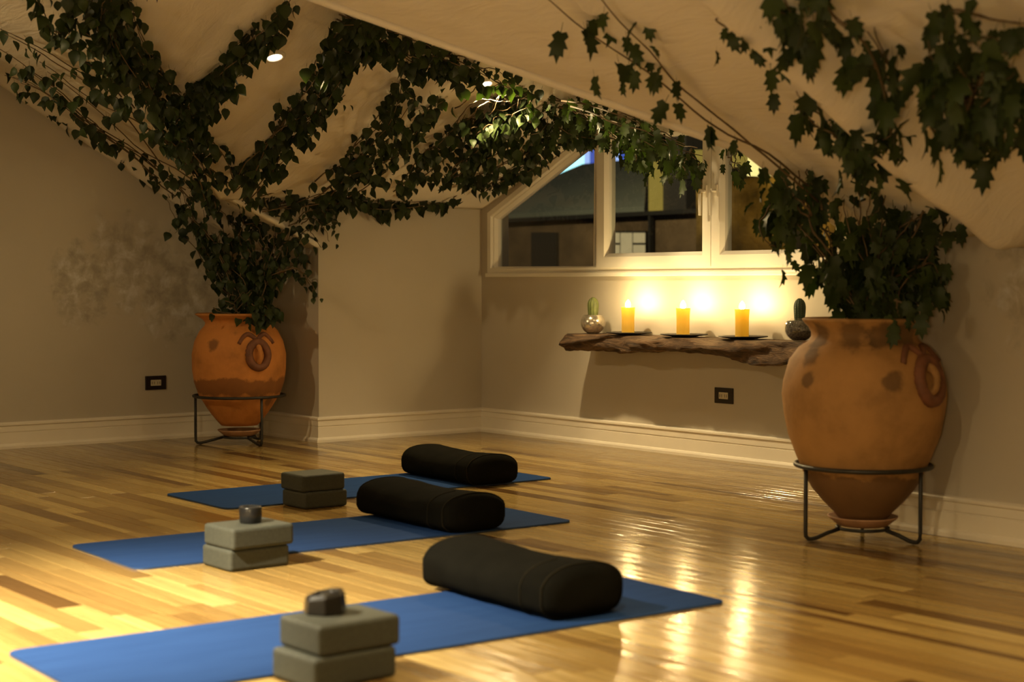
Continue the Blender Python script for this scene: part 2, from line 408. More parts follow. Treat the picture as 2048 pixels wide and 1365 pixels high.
# window opening on the window wall, in (X, Z)
def wp(px, py, y=YW - 0.02):
    q = onY((px, py), y); return float(q[0]), float(q[2])
WX0 = wp(975, 500)[0]; WZ0 = wp(1200, 546)[1]
WXM = wp(1196, 400)[0]; WXC = wp(1428, 450)[0]
GL = [wp(995, 533.6, YW + 0.01), wp(1186, 532.5, YW + 0.01), wp(1188, 286, YW + 0.01), wp(995, 439, YW + 0.01)]     # glass of the left slanted pane
_k = (GL[2][1] - GL[3][1]) / (GL[2][0] - GL[3][0]); _l = lambda x, d: GL[3][1] + _k * (x - GL[3][0]) + d * math.sqrt(1 + _k * _k)
WZL = _l(WX0, 0.070); WZT = max(_l(WXM, 0.070), wp(1221, 293)[1] + 0.118)
WX1 = 2 * WXC - WX0; WXM2 = 2 * WXC - WXM
WZ0G = WZ0
outer = [(WX0, WZ0), (WX1, WZ0), (WX1, WZL), (WXM2, WZT), (WXM, WZT), (WX0, WZL)]
g2 = [(XC, 0), (XR, 0), (XR, WZ0), (XR, ZER + E_), (XRG, ZRG + E_), (XC, ZEL + E_), (XC, WZ0)]
fr2 = g2 + outer; o7 = 7
fc = [(0, 1, 2, o7 + 1, o7, 6), (6, o7, o7 + 5, 5), (5, o7 + 5, o7 + 4, 4), (4, o7 + 4, o7 + 3), (4, o7 + 3, o7 + 2, 3), (3, o7 + 2, o7 + 1, 2)]
k_ = len(fr2); vv = [(x, YW, z) for x, z in fr2] + [(x, YW + 0.16, z) for x, z in fr2]
fs_ = fc + [tuple(i + k_ for i in f[::-1]) for f in fc]
for lp in (list(range(7)), list(range(7, 13))):
    fs_ += [(a, lp[(i + 1) % len(lp)], lp[(i + 1) % len(lp)] + k_, a + k_) for i, a in enumerate(lp)]
tag(MB().add(vv, fs_).build('wall_window', 'plaster'), 'beige gable wall with the white window and the candle shelf', 'wall', kind='structure')

# ------------------------------------------------------------------ ceilings (fabric drawn over rafters)
def grid(name, label, fn, nu, nv, flip=False):
    vs = [fn(i / nu, j / nv) for i in range(nu + 1) for j in range(nv + 1)]
    fs = [(i * (nv + 1) + j, i * (nv + 1) + j + 1, (i + 1) * (nv + 1) + j + 1, (i + 1) * (nv + 1) + j) for i in range(nu) for j in range(nv)]
    o = MB().add(vs, fs).build(name, 'ceiling_fabric', smooth=True, recalc=False)
    md = o.modifiers.new('thick', 'SOLIDIFY'); md.thickness = 0.03; md.offset = 1.0 if not flip else -1.0
    return tag(o, label, 'ceiling', kind='structure')
gs = lambda d, w_: math.exp(-(d / w_) ** 2)
def f_DL(u, v):
    x = XC + u * (XRG - XC); z = ZEL + DL * (x - XC)
    yv = YK - (z - ZKL) / TL; y = yv + v * (YW + 0.02 - yv)
    d = 0.0
    for y0 in (3.71, 4.41, 5.12, 5.84): d += 0.040 * gs(y - y0 + 0.02 * fbm(x, y0, 0, 2), 0.045)
    d += 0.016 * fbm(x * 0.8, y * 1.6, 3.1)
    e = min(1, v * 8) * min(1, (1 - u) * 8) * min(1, u * 6)
    d *= e
    return (x + d * 0.35, y, z - d)
grid('ceiling', 'pale fabric ceiling slope over the left of the window bay', f_DL, 70, 110)
def f_DR(u, v):
    x = XRG + u * (XR - XRG); z = ZER + DR * (XR - x)
    yv = YK - (z - ZKR) / TR; y = yv + v * (YW + 0.02 - yv)
    d = 0.03 * fbm(x, y, 7.7) * min(1, v * 8) * min(1, (1 - v) * 8) * min(1, u * 8) * min(1, (1 - u) * 8)
    return (x, y, z - d)
grid('ceiling', 'pale fabric ceiling slope over the right of the window bay', f_DR, 24, 40)
def f_ML(u, v):
    y = YK + u * (YV1L - YK); z = ZKL + TL * (YK - y)
    xv = XC if z < ZEL else XC + (z - ZEL) / DL
    x = XL + v * (xv - XL)
    k = max(0, min(1, (XC + 0.4 - x) / (XC + 0.4 - XL))); z += (TW - TL) * k * (YK - y) * (1 if x < xv - 1e-6 else 0)
    d = (0.055 * gs(x - XL - 0.05, 0.09) + 0.02 * fbm(x, y, 1.2)) * min(1, u * 6) * min(1, (1 - v) * 6)
    return (x, y - d * 0.3, z - d)
grid('ceiling', 'narrow fabric ceiling slope above the left terracotta urn', f_ML, 40, 40, True)
def f_ML2(u, v):
    x = XL + v * (XRG - XL); k = max(0, min(1, (XC + 0.4 - x) / (XC + 0.4 - XL))); z0 = ZRG + (TW - TL) * k * (YK - YV1L)
    return (x, YV1L + u * (YRIDGE - YV1L), z0 + u * (ZRIDGE - z0))
grid('ceiling', 'upper fabric ceiling slope towards the ridge on the left', f_ML2, 4, 24, True)
def f_MR(u, v):
    y = YK + u * (YRIDGE - YK); z = ZKR + TR * (YK - y)
    xv = XR if z < ZER else max(XRG, XR - (z - ZER) / DR)
    x = xv + (v ** 1.6) * (XE - xv)
    d = 0.13 * gs(x + 3.60 + 0.02 * fbm(y, 0, 5, 1.5), 0.11) + 0.014 * gs(x + 4.28 + 0.03 * fbm(y, 2, 1), 0.02)
    d += 0.05 * fbm(x * 1.1, y * 0.9, 9.3) * min(1, (x - xv) * 4)

    d *= min(1, u * 14) if abs(x + 3.6) > 0.25 else min(1, 0.35 + u * 14)
    return (x, y - d * 0.4, z - d)
grid('ceiling', 'broad pale fabric ceiling slope above the right urn', f_MR, 80, 130, True)
def f_BK(u, v):
    y = YRIDGE + u * (YB - YRIDGE); return (XL + v * (XE - XL), y, ZRIDGE + u * (ZKR - ZRIDGE))
grid('ceiling', 'fabric ceiling slope behind the viewpoint', f_BK, 2, 4, True)
tri = MB().add([(XRG, YV1L, ZRG), (XRG, YV1R, ZRG), (XRG, YRIDGE, ZRIDGE), (XRG - .03, YV1L, ZRG), (XRG - .03, YV1R, ZRG), (XRG - .03, YRIDGE, ZRIDGE)],
               [(0, 1, 2), (5, 4, 3), (0, 3, 4, 1), (1, 4, 5, 2), (2, 5, 3, 0)]).build('ceiling', 'ceiling_fabric')
tag(tri, 'small fabric infill where the ceiling slopes meet', 'ceiling', kind='structure')

# ------------------------------------------------------------------ baseboards
PROF = [(0, 0), (0.030, 0), (0.030, 0.016), (0.024, 0.026), (0.016, 0.030), (0.016, 0.096), (0.011, 0.098), (0.011, 0.102), (0.016, 0.104), (0.016, 0.138), (0.024, 0.144), (0.024, 0.154), (0.012, 0.160), (0, 0.162)]
path = [(XL, YB), (XL, YK), (XC, YK), (XC, YW), (XR, YW), (XR, YK), (XE, YK)]
bnames = [('baseboard_left', 'white moulded baseboard along the left wall'), ('baseboard_knee_left', 'white moulded baseboard on the short return wall'),
          ('baseboard_cheek_left', 'white moulded baseboard on the lit side wall left of the window'), ('baseboard_window', 'white moulded baseboard under the candle shelf'),
          ('baseboard_cheek_right', 'white moulded baseboard on the hidden side wall of the bay'), ('baseboard_right', 'white moulded baseboard behind the right urn')]
def inward(a, b_):
    d = Vector((b_[0] - a[0], b_[1] - a[1])).normalized(); return Vector((d.y, -d.x))
for i, (nm, lb) in enumerate(bnames):
    a, b_ = Vector(path[i]), Vector(path[i + 1]); n0 = inward(a, b_)
    na = inward(path[i - 1], path[i]) if i > 0 else n0; nb_ = inward(path[i + 1], path[i + 2]) if i + 2 < len(path) else n0
    ma = n0 if i == 0 else n0 + na; mb_ = n0 if i + 2 >= len(path) else n0 + nb_
    k = len(PROF)
    vs_ = [(*(a + ma * d), z) for d, z in PROF] + [(*(b_ + mb_ * d), z) for d, z in PROF]
    fs_ = [(j, j + 1, k + j + 1, k + j) for j in range(k - 1)] + [tuple(range(k)), tuple(range(2 * k - 1, k - 1, -1))]
    tag(MB().add(vs_, fs_).build(nm, 'trim_white'), lb, 'baseboard', kind='structure')

# ------------------------------------------------------------------ floor and boards
fl = MB().box((XL - 0.1, YB - 0.1, -0.08), (XE + 0.1, YW + 0.1, -0.008)).build('floor', 'dark_gap')
tag(fl, 'varnished hardwood strip floor in mixed honey and brown boards', 'floor', kind='structure')
boards = []
y = YB
while y < YW:
    wd = random.choice([0.088, 0.088, 0.088, 0.062, 0.046])
    x = XL - random.random() * 0.8
    while x < XE:
        L = random.uniform(0.45, 1.5)
        x0, x1, y0, y1 = max(XL, x), min(XE, x + L), y, min(YW, y + wd)
        x += L
        if x1 - x0 < 0.03: continue
        if y0 > YK and (x1 < XC - 0.1 or x0 > XR + 0.1): continue
        if y0 > YK: x0, x1 = max(x0, XC), min(x1, XR)
        t = random.random() ** 0.9
        if random.random() < 0.10: t = random.uniform(0.05, 0.22)
        else: t = 0.30 + 0.7 * t
        cx_, cy_ = (x0 + x1) / 2, (y0 + y1) / 2
        u, v_, d = project((cx_, cy_, 0))
        area = 0.0
        if d > 0.5:
            us = []
            for xx in np.linspace(x0, x1, 5):
                q = project((xx, cy_, 0))
                us.append(q[2] > 0.5 and -20 < q[0] < 2068 and q[1] < 1400)
            area = (sum(us) / 5) * (x1 - x0) * wd / d ** 3
        boards.append((area, x0, x1, y0, y1, t))
    y += wd
boards.sort(key=lambda q: -q[0])
def board_mesh(mb, q):
    _, x0, x1, y0, y1, t = q; g_ = 0.0009; c_ = 0.0014; dz = random.uniform(-0.0004, 0.0)
    mb.add([(x0 + g_, y0 + g_, -0.01), (x1 - g_, y0 + g_, -0.01), (x1 - g_, y1 - g_, -0.01), (x0 + g_, y1 - g_, -0.01),
            (x0 + g_, y0 + g_, dz - c_), (x1 - g_, y0 + g_, dz - c_), (x1 - g_, y1 - g_, dz - c_), (x0 + g_, y1 - g_, dz - c_),
            (x0 + g_ + c_, y0 + g_ + c_, dz), (x1 - g_ - c_, y0 + g_ + c_, dz), (x1 - g_ - c_, y1 - g_ - c_, dz), (x0 + g_ + c_, y1 - g_ - c_, dz)],
           [(0, 1, 5, 4), (1, 2, 6, 5), (2, 3, 7, 6), (3, 0, 4, 7), (4, 5, 9, 8), (5, 6, 10, 9), (6, 7, 11, 10), (7, 4, 8, 11), (8, 9, 10, 11)])
    return [t] * 9
def set_tone(me, vals):
    a = me.attributes.new('tone', 'FLOAT', 'FACE'); a.data.foreach_set('value', vals)
for q in boards[:300]:
    mb = MB(); tv = board_mesh(mb, q)
    o = mb.build('floor_board', 'floor_board', fl, recalc=False); set_tone(o.data, tv)
mb = MB(); tv = []
for q in boards[300:]: tv += board_mesh(mb, q)
o = mb.build('floor_boards_far', 'floor_board', fl, recalc=False); set_tone(o.data, tv); o['kind'] = 'stuff'

# ------------------------------------------------------------------ window
win = thing('window_1', 'white framed attic window with slanted side panes above the candle shelf', 'window', (0, 0, 0), kind='structure')
def inset(loop, d):
    n = len(loop); out = []
    for i in range(n):
        p0, p1, p2 = Vector(loop[i - 1]), Vector(loop[i]), Vector(loop[(i + 1) % n])
        d1 = (p1 - p0).normalized(); d2 = (p2 - p1).normalized()
        n1 = Vector((-d1.y, d1.x)); n2 = Vector((-d2.y, d2.x))
        mtr = (n1 + n2); k = mtr.length_squared
        out.append(tuple(p1 + mtr * (2 * d / k)))
    return out
def ring(name, loop, wdt, y0, y1, material, parent, cham=0.012):
    """frame of width wdt around a counter-clockwise loop, front face at y0, back at y1, chamfered inner lip"""
    inn = inset(loop, wdt - cham); inn2 = inset(loop, wdt); n = len(loop)
    vs_ = [(x, y0, z) for x, z in loop] + [(x, y0, z) for x, z in inn] + [(x, y0 + cham, z) for x, z in inn2] + [(x, y1, z) for x, z in inn2] + [(x, y1, z) for x, z in loop]
    fs_ = []
    for i in range(n):
        j = (i + 1) % n
        for k in range(4): fs_.append((k * n + i, k * n + j, (k + 1) * n + j, (k + 1) * n + i))
        fs_.append((4 * n + i, 4 * n + j, j, i))
    return MB().add(vs_, fs_).build(name, material, parent)
def pane(loop, y, parent, name='pane'):
    n = len(loop); vs_ = [(x, y, z) for x, z in loop] + [(x, y + 0.006, z) for x, z in loop]
    fs_ = [tuple(range(n)), tuple(range(2 * n - 1, n - 1, -1))] + [(i, (i + 1) % n, n + (i + 1) % n, n + i) for i in range(n)]
    return MB().add(vs_, fs_).build(name, 'window_glass', parent)
ring('frame', outer, 0.042, YW - 0.022, YW + 0.07, 'upvc_white', win, 0.008)
MW = 0.022
for xm in (WXM, WXM2):
    MB().box((xm - MW, YW - 0.020, WZ0 + 0.02), (xm + MW, YW + 0.068, WZT - 0.005)).build('mullion', 'upvc_white', win, bevel=0.004)
def side_pane(mirror):
    L = inset(GL, -0.030)
    if mirror: L = [(2 * WXC - x, z) for x, z in L][::-1]
    r = ring('glazing_bead', L, 0.030, YW - 0.004, YW + 0.05, 'upvc_white', win, 0.020)
    pane(inset(L, 0.025), YW + 0.035, win)
side_pane(False); side_pane(True)
def sash(x0, x1, hx):
    L = [(x0, WZ0 + .030), (x1, WZ0 + .030), (x1, WZT - .035), (x0, WZT - .035)]
    s_ = ring('sash', L, 0.088, YW - 0.045, YW + 0.03, 'upvc_white', win, 0.022)
    pane(inset(L, 0.083), YW - 0.005, s_)
    hz = WZ0 + 0.46
    h = MB()
    h.box((hx - 0.014, YW - 0.055, hz - 0.035), (hx + 0.014, YW - 0.045, hz + 0.035))
    h.tube([(hx, YW - 0.052, hz), (hx, YW - 0.088, hz), (hx, YW - 0.094, hz - 0.015), (hx, YW - 0.092, hz - 0.14)], [0.010, 0.010, 0.0105, 0.0085], 10)
    h.build('handle', 'metal_handle', s_, bevel=0.003)
sash(WXM + MW - 0.004, WXC - 0.003, WXC - 0.042); sash(WXC + 0.003, WXM2 - MW + 0.004, WXC + 0.042)
MB().box((WX0 - 0.01, YW - 0.034, WZ0 - 0.022), (WX1 + 0.01, YW + 0.0, WZ0 + 0.004)).build('window_sill', 'upvc_white', win, bevel=0.004)
MB().box((WX0 + .03, YW + 0.03, WZ0 + .0), (WX1 - .03, YW + 0.1, WZ0 + .035)).build('outer_sill', 'frame_dark', win)

# ------------------------------------------------------------------ recessed ceiling lamps
def downlight(loc, nrm, label, power, angle=105, blend=0.7, group='recessed ceiling spotlights', color=None):
    t = thing('ceiling_spotlight', label, 'spotlight', loc, group=group)
    n_ = Vector(nrm).normalized(); t.rotation_mode = 'QUATERNION'; t.rotation_quaternion = (-n_).to_track_quat('Z', 'Y')   # local -Z points into the room
    MB().lathe([(0.036, 0.006), (0.036, -0.006), (0.040, -0.012), (0.052, -0.012), (0.056, -0.006), (0.056, 0.006)], 28).build('trim_ring', 'upvc_white', t, smooth=True)
    MB().lathe([(0, -0.002), (0.020, -0.003), (0.034, -0.001), (0.034, 0.006), (0, 0.006)], 24).build('lamp_lens', 'lamp_lens', t, smooth=True)
    ld = bpy.data.lights.new('spot', 'SPOT'); ld.energy = power; ld.color = color or WARM; ld.spot_size = math.radians(angle); ld.spot_blend = blend; ld.shadow_soft_size = 0.035
    lo = bpy.data.objects.new('spot', ld); COL.objects.link(lo); lo.parent = t; lo.location = (0, 0, -0.05)
    return t
nDL = (DL, 0, -1); nDR = (-DR, 0, -1); nMR = (0, -TR, -1)
zDL = lambda x: ZEL + DL * (x - XC)
zDR = lambda x: ZER + DR * (XR - x)
zMR = lambda y: ZKR + TR * (YK - y)
downlight((-7.105, 4.04, zDL(-7.105) - 0.03), nDL, 'recessed spotlight glowing among leaves in upper left ceiling', 55, angle=110)
downlight((-7.166, 5.403, zDL(-7.166) - 0.03), nDL, 'recessed spotlight nearest the window, half hidden by vine', 175, angle=150)
downlight((-5.5, 5.2, zDR(-5.5) - 0.02), nDR, 'recessed spotlight hidden over the right of the window bay', 12, angle=130)
downlight((-5.6, 3.0, zMR(3.0) - 0.02), nMR, 'recessed spotlight above the nearest yoga mat', 8)
downlight((-2.6, 3.4, zMR(3.4) - 0.02), nMR, 'recessed spotlight in the broad slope right of the urn', 55, angle=140)
downlight((-4.55, 0.75, ZRIDGE - TR * 1.25 - 0.02), (0, TR, -1), 'recessed spotlight over the bright left foreground boards', 1700, angle=68, blend=1.0, color=(1.0, 0.86, 0.60))
downlight((-7.6, 1.4, ZRIDGE - TR * 0.6 - 0.02), (0, TR, -1), 'recessed spotlight near the left gable wall', 70, angle=140)
downlight((-2.35, 1.8, ZRIDGE - TR * 0.2 - 0.02), (0, TR, -1), 'recessed spotlight near the viewpoint', 235, angle=84, blend=1.0)
def fill_lamp(label, loc, rz, power):  # fill lamps added unseen behind the camera to brighten ceiling and urns
    t = thing('added_wall_lamp', label, 'fill lamp', loc, rz, group='added fill lamps')
    MB().box((-0.05, 0, -0.07), (0.05, 0.02, 0.07)).build('back_plate', 'upvc_white', t, bevel=0.004)
    MB().tube([(0, 0.015, 0), (0, 0.08, -0.01), (0, 0.10, 0.02)], 0.008, 8).build('arm', 'metal_handle', t, smooth=True)
    MB().lathe([(0.02, 0.02), (0.05, 0.04), (0.075, 0.09), (0.08, 0.14), (0.077, 0.14), (0.072, 0.09), (0.047, 0.043), (0.02, 0.024)], 28, 0, 0.10).build('shade', 'upvc_white', t, smooth=True)
    MB().lathe([(0, 0.06), (0.025, 0.07), (0.035, 0.10), (0.025, 0.13), (0, 0.14)], 20, 0, 0.10).build('bulb', 'lamp_lens', t, smooth=True)
    ld = bpy.data.lights.new('wall_fill_light', 'POINT'); ld.energy = power; ld.color = WARM; ld.shadow_soft_size = 0.06
    lo = bpy.data.objects.new('wall_fill_light', ld); COL.objects.link(lo); lo.parent = t; lo.location = (0, 0.12, 0.19)
fill_lamp('unseen fill lamp added on the low wall behind the viewpoint, left one', (-3.0, YB, 0.85), 0, 40)
fill_lamp('unseen fill lamp added on the low wall behind the viewpoint, right one', (0.6, YB, 0.85), 0, 100)

# ------------------------------------------------------------------ yoga mats
def yoga_mat(label, A, B, C_, D_=None):
    """corners on the floor: back-left A, front-left B, front-right C"""
    A, B, C_ = [Vector((p[0], p[1])) for p in (A, B, C_)]
    ux = (A - B); wdt = ux.length; ux.normalize(); uy = (C_ - B); uy = (uy - ux * uy.dot(ux)); ln = uy.length; uy.normalize()
    r = 0.05; pts = []
    for (cx_, cy_, a0) in ((r, r, 180), (wdt - r, r, 270), (wdt - r, ln - r, 0), (r, ln - r, 90)):
        for k in range(7):
            a = math.radians(a0 + k * 15); pts.append((cx_ + r * math.cos(a), cy_ + r * math.sin(a)))
    P = [B + ux * p[0] + uy * p[1] for p in pts]
    cen = B + ux * wdt / 2 + uy * ln / 2
    n = len(P); th = 0.007
    t = thing('yoga_mat', label, 'yoga mat', (cen.x, cen.y, 0.0), group='blue yoga mats')
    vs_ = [(*(p - cen), th) for p in P]
    top = MB().add(vs_ + [(*(p - cen), th - 0.0015) for p in P], [tuple(range(n))] + [(i, (i + 1) % n, n + (i + 1) % n, n + i) for i in range(n)]).build('top_layer', 'mat_blue', t)
    MB().add([(*(p - cen), 0.0005) for p in P] + [(*(p - cen), th - 0.0015) for p in P],
             [tuple(range(n))] + [(i, (i + 1) % n, n + (i + 1) % n, n + i) for i in range(n)]).build('base_layer', 'mat_edge', t)
    return t
yoga_mat('blue yoga mat nearest the viewer, under the front black bolster', (-4.262, 1.580), (-3.60, 1.56), (-3.665, 3.63))
yoga_mat('blue yoga mat in the middle of the three', (-5.863, 2.428), (-5.215, 2.408), (-5.165, 4.358))
yoga_mat('blue yoga mat farthest back, nearest the left urn', (-7.028, 3.385), (-6.385, 3.378), (-6.298, 5.245))

# ------------------------------------------------------------------ yoga blocks
def block(label, cx_, cy_, z, rz, sx=0.20, sy=0.245, h=0.0755):
    o = MB().box((-sx / 2, -sy / 2, 0), (sx / 2, sy / 2, h)).build('yoga_block', 'block_foam', bevel=0.012, seg=3)
    o.data.polygons.foreach_set('use_smooth', [False] * len(o.data.polygons))
    o.location = (cx_, cy_, z); o.rotation_euler = (0, 0, rz)
    return tag(o, label, 'yoga block', 'dark foam yoga blocks')
block('lower yoga block of the nearest stack, front centre', -3.488, 2.148, 0.0005, math.radians(3), 0.20, 0.25, 0.079)
block('upper yoga block of the nearest stack, under the angular black cup', -3.490, 2.166, 0.080, math.radians(1.5), 0.195, 0.245, 0.078)
block('lower yoga block of the middle stack beside the middle mat', -5.086, 2.765, 0.0005, math.radians(1), 0.205, 0.24)
block('upper yoga block of the middle stack, under the round black cup', -5.075, 2.772, 0.0765, math.radians(2), 0.205, 0.25)
block('lower yoga block of the farthest stack beside the back mat', -6.276, 3.765, 0.0005, math.radians(1), 0.20, 0.225)
block('upper yoga block of the farthest stack, bare on top', -6.280, 3.757, 0.0765, math.radians(0), 0.195, 0.225)

# ------------------------------------------------------------------ bolsters
def bolster(label, x0, x1, yc, rz, wy=0.32, h=0.20, seed=0):
    Ln = x1 - x0; t = thing('yoga_bolster', label, 'bolster', ((x0 + x1) / 2, yc, 0.0108), rz, group='black yoga bolsters')
    nu, nv = 40, 36; vs_ = []; rows = []
    def sec(s):  # s in -1..1 along the length
        e = 1 - abs(s); edge = min(1, e / 0.20); k = (1 - (1 - edge) ** 2.6)
        k = max(k, 0.0) ** 0.5
        return 0.34 + 0.66 * k, k
    def point(s, a):
        sc, k = sec(s); c, sn = math.cos(a), math.sin(a); p = 2.25 if sn > 0 else 3.4
        cy_ = math.copysign(abs(c) ** (2 / p), c) * wy / 2; cz = math.copysign(abs(sn) ** (2 / p), sn) * h / 2
        nz = 0.012 * fbm(s * 3 + seed, c * 1.2, sn * 1.2, 1.0)
        sag = 0.012 * (math.cos(s * math.pi) * 0.5 - 0.3)
        y_ = cy_ * (0.46 + 0.54 * k) * (1 + nz * 3)
        z_ = h * (0.41 + 0.09 * k) + cz * (0.38 + 0.62 * k) * (1 + nz * 2) - (sag if sn > 0 else 0) - 0.006
        z_ = max(z_, 0.0)
        return (s * Ln / 2, y_, z_)
    ss = [math.copysign(1 - (1 - abs(q)) ** 1.5, q) for q in np.linspace(-1, 1, nu + 1)]
    for s in ss: vs_ += [point(s, 2 * math.pi * j / nv) for j in range(nv)]
    fs_ = [(i * nv + j, i * nv + (j + 1) % nv, (i + 1) * nv + (j + 1) % nv, (i + 1) * nv + j) for i in range(nu) for j in range(nv)]
    ctr = len(vs_); vs_ += [(-Ln / 2 - 0.012, 0, h * 0.40), (Ln / 2 + 0.012, 0, h * 0.40)]
    fs_ += [(ctr, (j + 1) % nv, j) for j in range(nv)] + [(ctr + 1, nu * nv + j, nu * nv + (j + 1) % nv) for j in range(nv)]
    MB().add(vs_, fs_).build('cover', 'bolster_cloth', t, smooth=True)
    for s in (-0.88, 0.88):   # stitched seam round each end panel
        pts = [Vector(point(s, 2 * math.pi * j / nv)) for j in range(nv)]
        c0 = sum(pts, Vector()) / nv
        MB().tube([c0 + (p - c0) * 1.006 for p in pts], 0.0035, 6, True).build('end_seam', 'bolster_seam', t, smooth=True)
    s0, s1 = 0.52, 0.93     # pull strap with stitching near the right end
    hp = [Vector(point(s, math.radians(230 + 80 * k))) for k, s in ((0.0, s0),)]
    st = [Vector(point(0.60, math.radians(a))) for a in range(95, 236, 10)]
    c0 = Vector((0.60 * Ln / 2, 0, h * 0.5))
    MB().tube([c0 + (p - c0) * 1.004 for p in st], 0.003, 6).build('side_seam', 'bolster_seam', t, smooth=True)
    return t
bolster('black bolster lying across the nearest yoga mat', -4.335, -3.61, 3.13, math.radians(-2), 0.315, 0.155, 1)
bolster('black bolster lying across the middle yoga mat', -5.90, -5.15, 3.87, math.radians(-2), 0.315, 0.148, 5)
bolster('black bolster lying across the farthest yoga mat', -7.01, -6.31, 4.85, math.radians(-3), 0.31, 0.145, 9)

# ------------------------------------------------------------------ cups on the blocks
q = onZ((501, 1046), 0.152)
t = thing('tealight_cup', 'round black tealight cup on the middle block stack', 'candle holder', (q[0], q[1], 0.1525))
MB().lathe([(0, 0), (0.036, 0), (0.039, 0.004), (0.0405, 0.055), (0.039, 0.058), (0.034, 0.058), (0.033, 0.030), (0, 0.029)], 28).build('cup', 'cup_black', t, smooth=True)
MB().lathe([(0, 0.030), (0.021, 0.030), (0.022, 0.050), (0.0195, 0.050), (0.019, 0.045), (0, 0.045)], 22, 0.008, 0.006).build('tealight', 'tealight_metal', t, smooth=True)
MB().tube([(0.008, 0.006, 0.044), (0.008, 0.006, 0.054)], 0.0012, 6).build('wick', 'wick', t)
q = onZ((650, 1226), 0.158)
t = thing('faceted_cup', 'angular black tealight cup tilting on the nearest block stack', 'candle holder', (q[0], q[1], 0.1585), 0.35)
fv = []
for (r, zf) in ((0.058, lambda a: 0.0), (0.053, lambda a: 0.042 + 0.008 * math.cos(a - 0.6)), (0.045, lambda a: 0.054 + 0.008 * math.cos(a - 0.6)), (0.034, lambda a: 0.048 + 0.006 * math.cos(a - 0.6)), (0.030, lambda a: 0.030)):
    fv += [(r * math.cos(2 * math.pi * j / 7), r * math.sin(2 * math.pi * j / 7), zf(2 * math.pi * j / 7)) for j in range(7)]
ff = [(i * 7 + j, i * 7 + (j + 1) % 7, (i + 1) * 7 + (j + 1) % 7, (i + 1) * 7 + j) for i in range(4) for j in range(7)] + [tuple(range(7))[::-1], tuple(28 + j for j in range(7))]
MB().add(fv, ff).build('cup', 'cup_black', t, bevel=0.003)
MB().lathe([(0, 0.031), (0.019, 0.031), (0.020, 0.041), (0, 0.040)], 18).build('tealight', 'tealight_metal', t, smooth=True)

# ------------------------------------------------------------------ electrical outlets
def outlet(label, loc, rz):
    t = thing('wall_outlet', label, 'outlet', loc, rz, group='black outlet plates')
    MB().box((-0.073, -0.009, -0.045), (0.073, 0, 0.045)).build('cover_plate', 'outlet_black', t, bevel=0.003)
    ins = MB().box((-0.036, -0.0115, -0.019), (0.036, -0.008, 0.019)).build('socket', 'outlet_ivory', t, bevel=0.0015)
    for sx in (-0.019, 0.019):
        s_ = MB().box((sx - 0.009, -0.0122, -0.010), (sx - 0.006, -0.0112, 0.008)).build('slot', 'outlet_black', ins)
        s_ = MB().box((sx + 0.006, -0.0122, -0.010), (sx + 0.009, -0.0112, 0.008)).build('slot', 'outlet_black', ins)
    return t
outlet('black outlet plate with ivory sockets under the candle shelf', (-6.474, YW - 0.0002, 0.368), 0)
outlet('black outlet plate with ivory sockets left of the left urn', (XL + 0.0002, 4.575, 0.367), math.radians(90))

# ------------------------------------------------------------------ shelf
SX0, SX1, SY0, SZ = -7.60, -5.54, YW - 0.285, 0.70
nu, nv = 110, 20; vs_ = []
for i in range(nu + 1):
    u = i / nu; x = SX0 + u * (SX1 - SX0)
    endk = min(1, (u / 0.035)) ** 0.5 if u < 0.5 else min(1, ((1 - u) / 0.035)) ** 0.5
    th = (0.078 + 0.035 * math.exp(-u * 14) + 0.030 * math.sin(u * 5.0 + 0.3) ** 2 + 0.03 * fbm(x * 1.6, 3.3)) * (0.82 + 0.18 * endk)
    fr = 0.018 * fbm(x * 2.2, 8.1) + 0.02 * (1 - endk)
    for j in range(nv):
        v = j / nv                        # round the section: top back -> front -> bottom -> back
        if v < 0.25: k = v / 0.25; y_, z_ = YW - k * (YW - SY0 - fr - 0.02), SZ
        elif v < 0.60:
            k = (v - 0.25) / 0.35; a = math.pi * k
            y_ = SY0 + fr + 0.02 - 0.028 * math.sin(a); z_ = SZ - th * k
        else: k = (v - 0.60) / 0.40; y_, z_ = SY0 + fr + 0.02 + k * (YW - SY0 - fr - 0.02) * 0.999, SZ - th * (1 - 0.15 * k)
        if 0.22 < v < 0.85:
            nz = 0.034 * fbm(x * 3.0 + 5 * v, y_ * 9, z_ * 9) + 0.016 * fbm(x * 9, y_ * 20, z_ * 26)
            y_ += nz; z_ += (0.5 * nz if v > 0.27 else 0)
            if v <= 0.3: z_ = min(z_, SZ)
        vs_.append((x, min(y_, YW - 0.0005), z_))
fs_ = [(i * nv + j, i * nv + (j + 1) % nv, (i + 1) * nv + (j + 1) % nv, (i + 1) * nv + j) for i in range(nu) for j in range(nv)]
fs_ += [tuple(range(nv))[::-1], tuple(nu * nv + j for j in range(nv))]
sh_o = MB().add(vs_, fs_).build('floating_shelf', 'driftwood', smooth=True)
tag(sh_o, 'rough live-edge driftwood shelf holding the candles below the window', 'shelf')

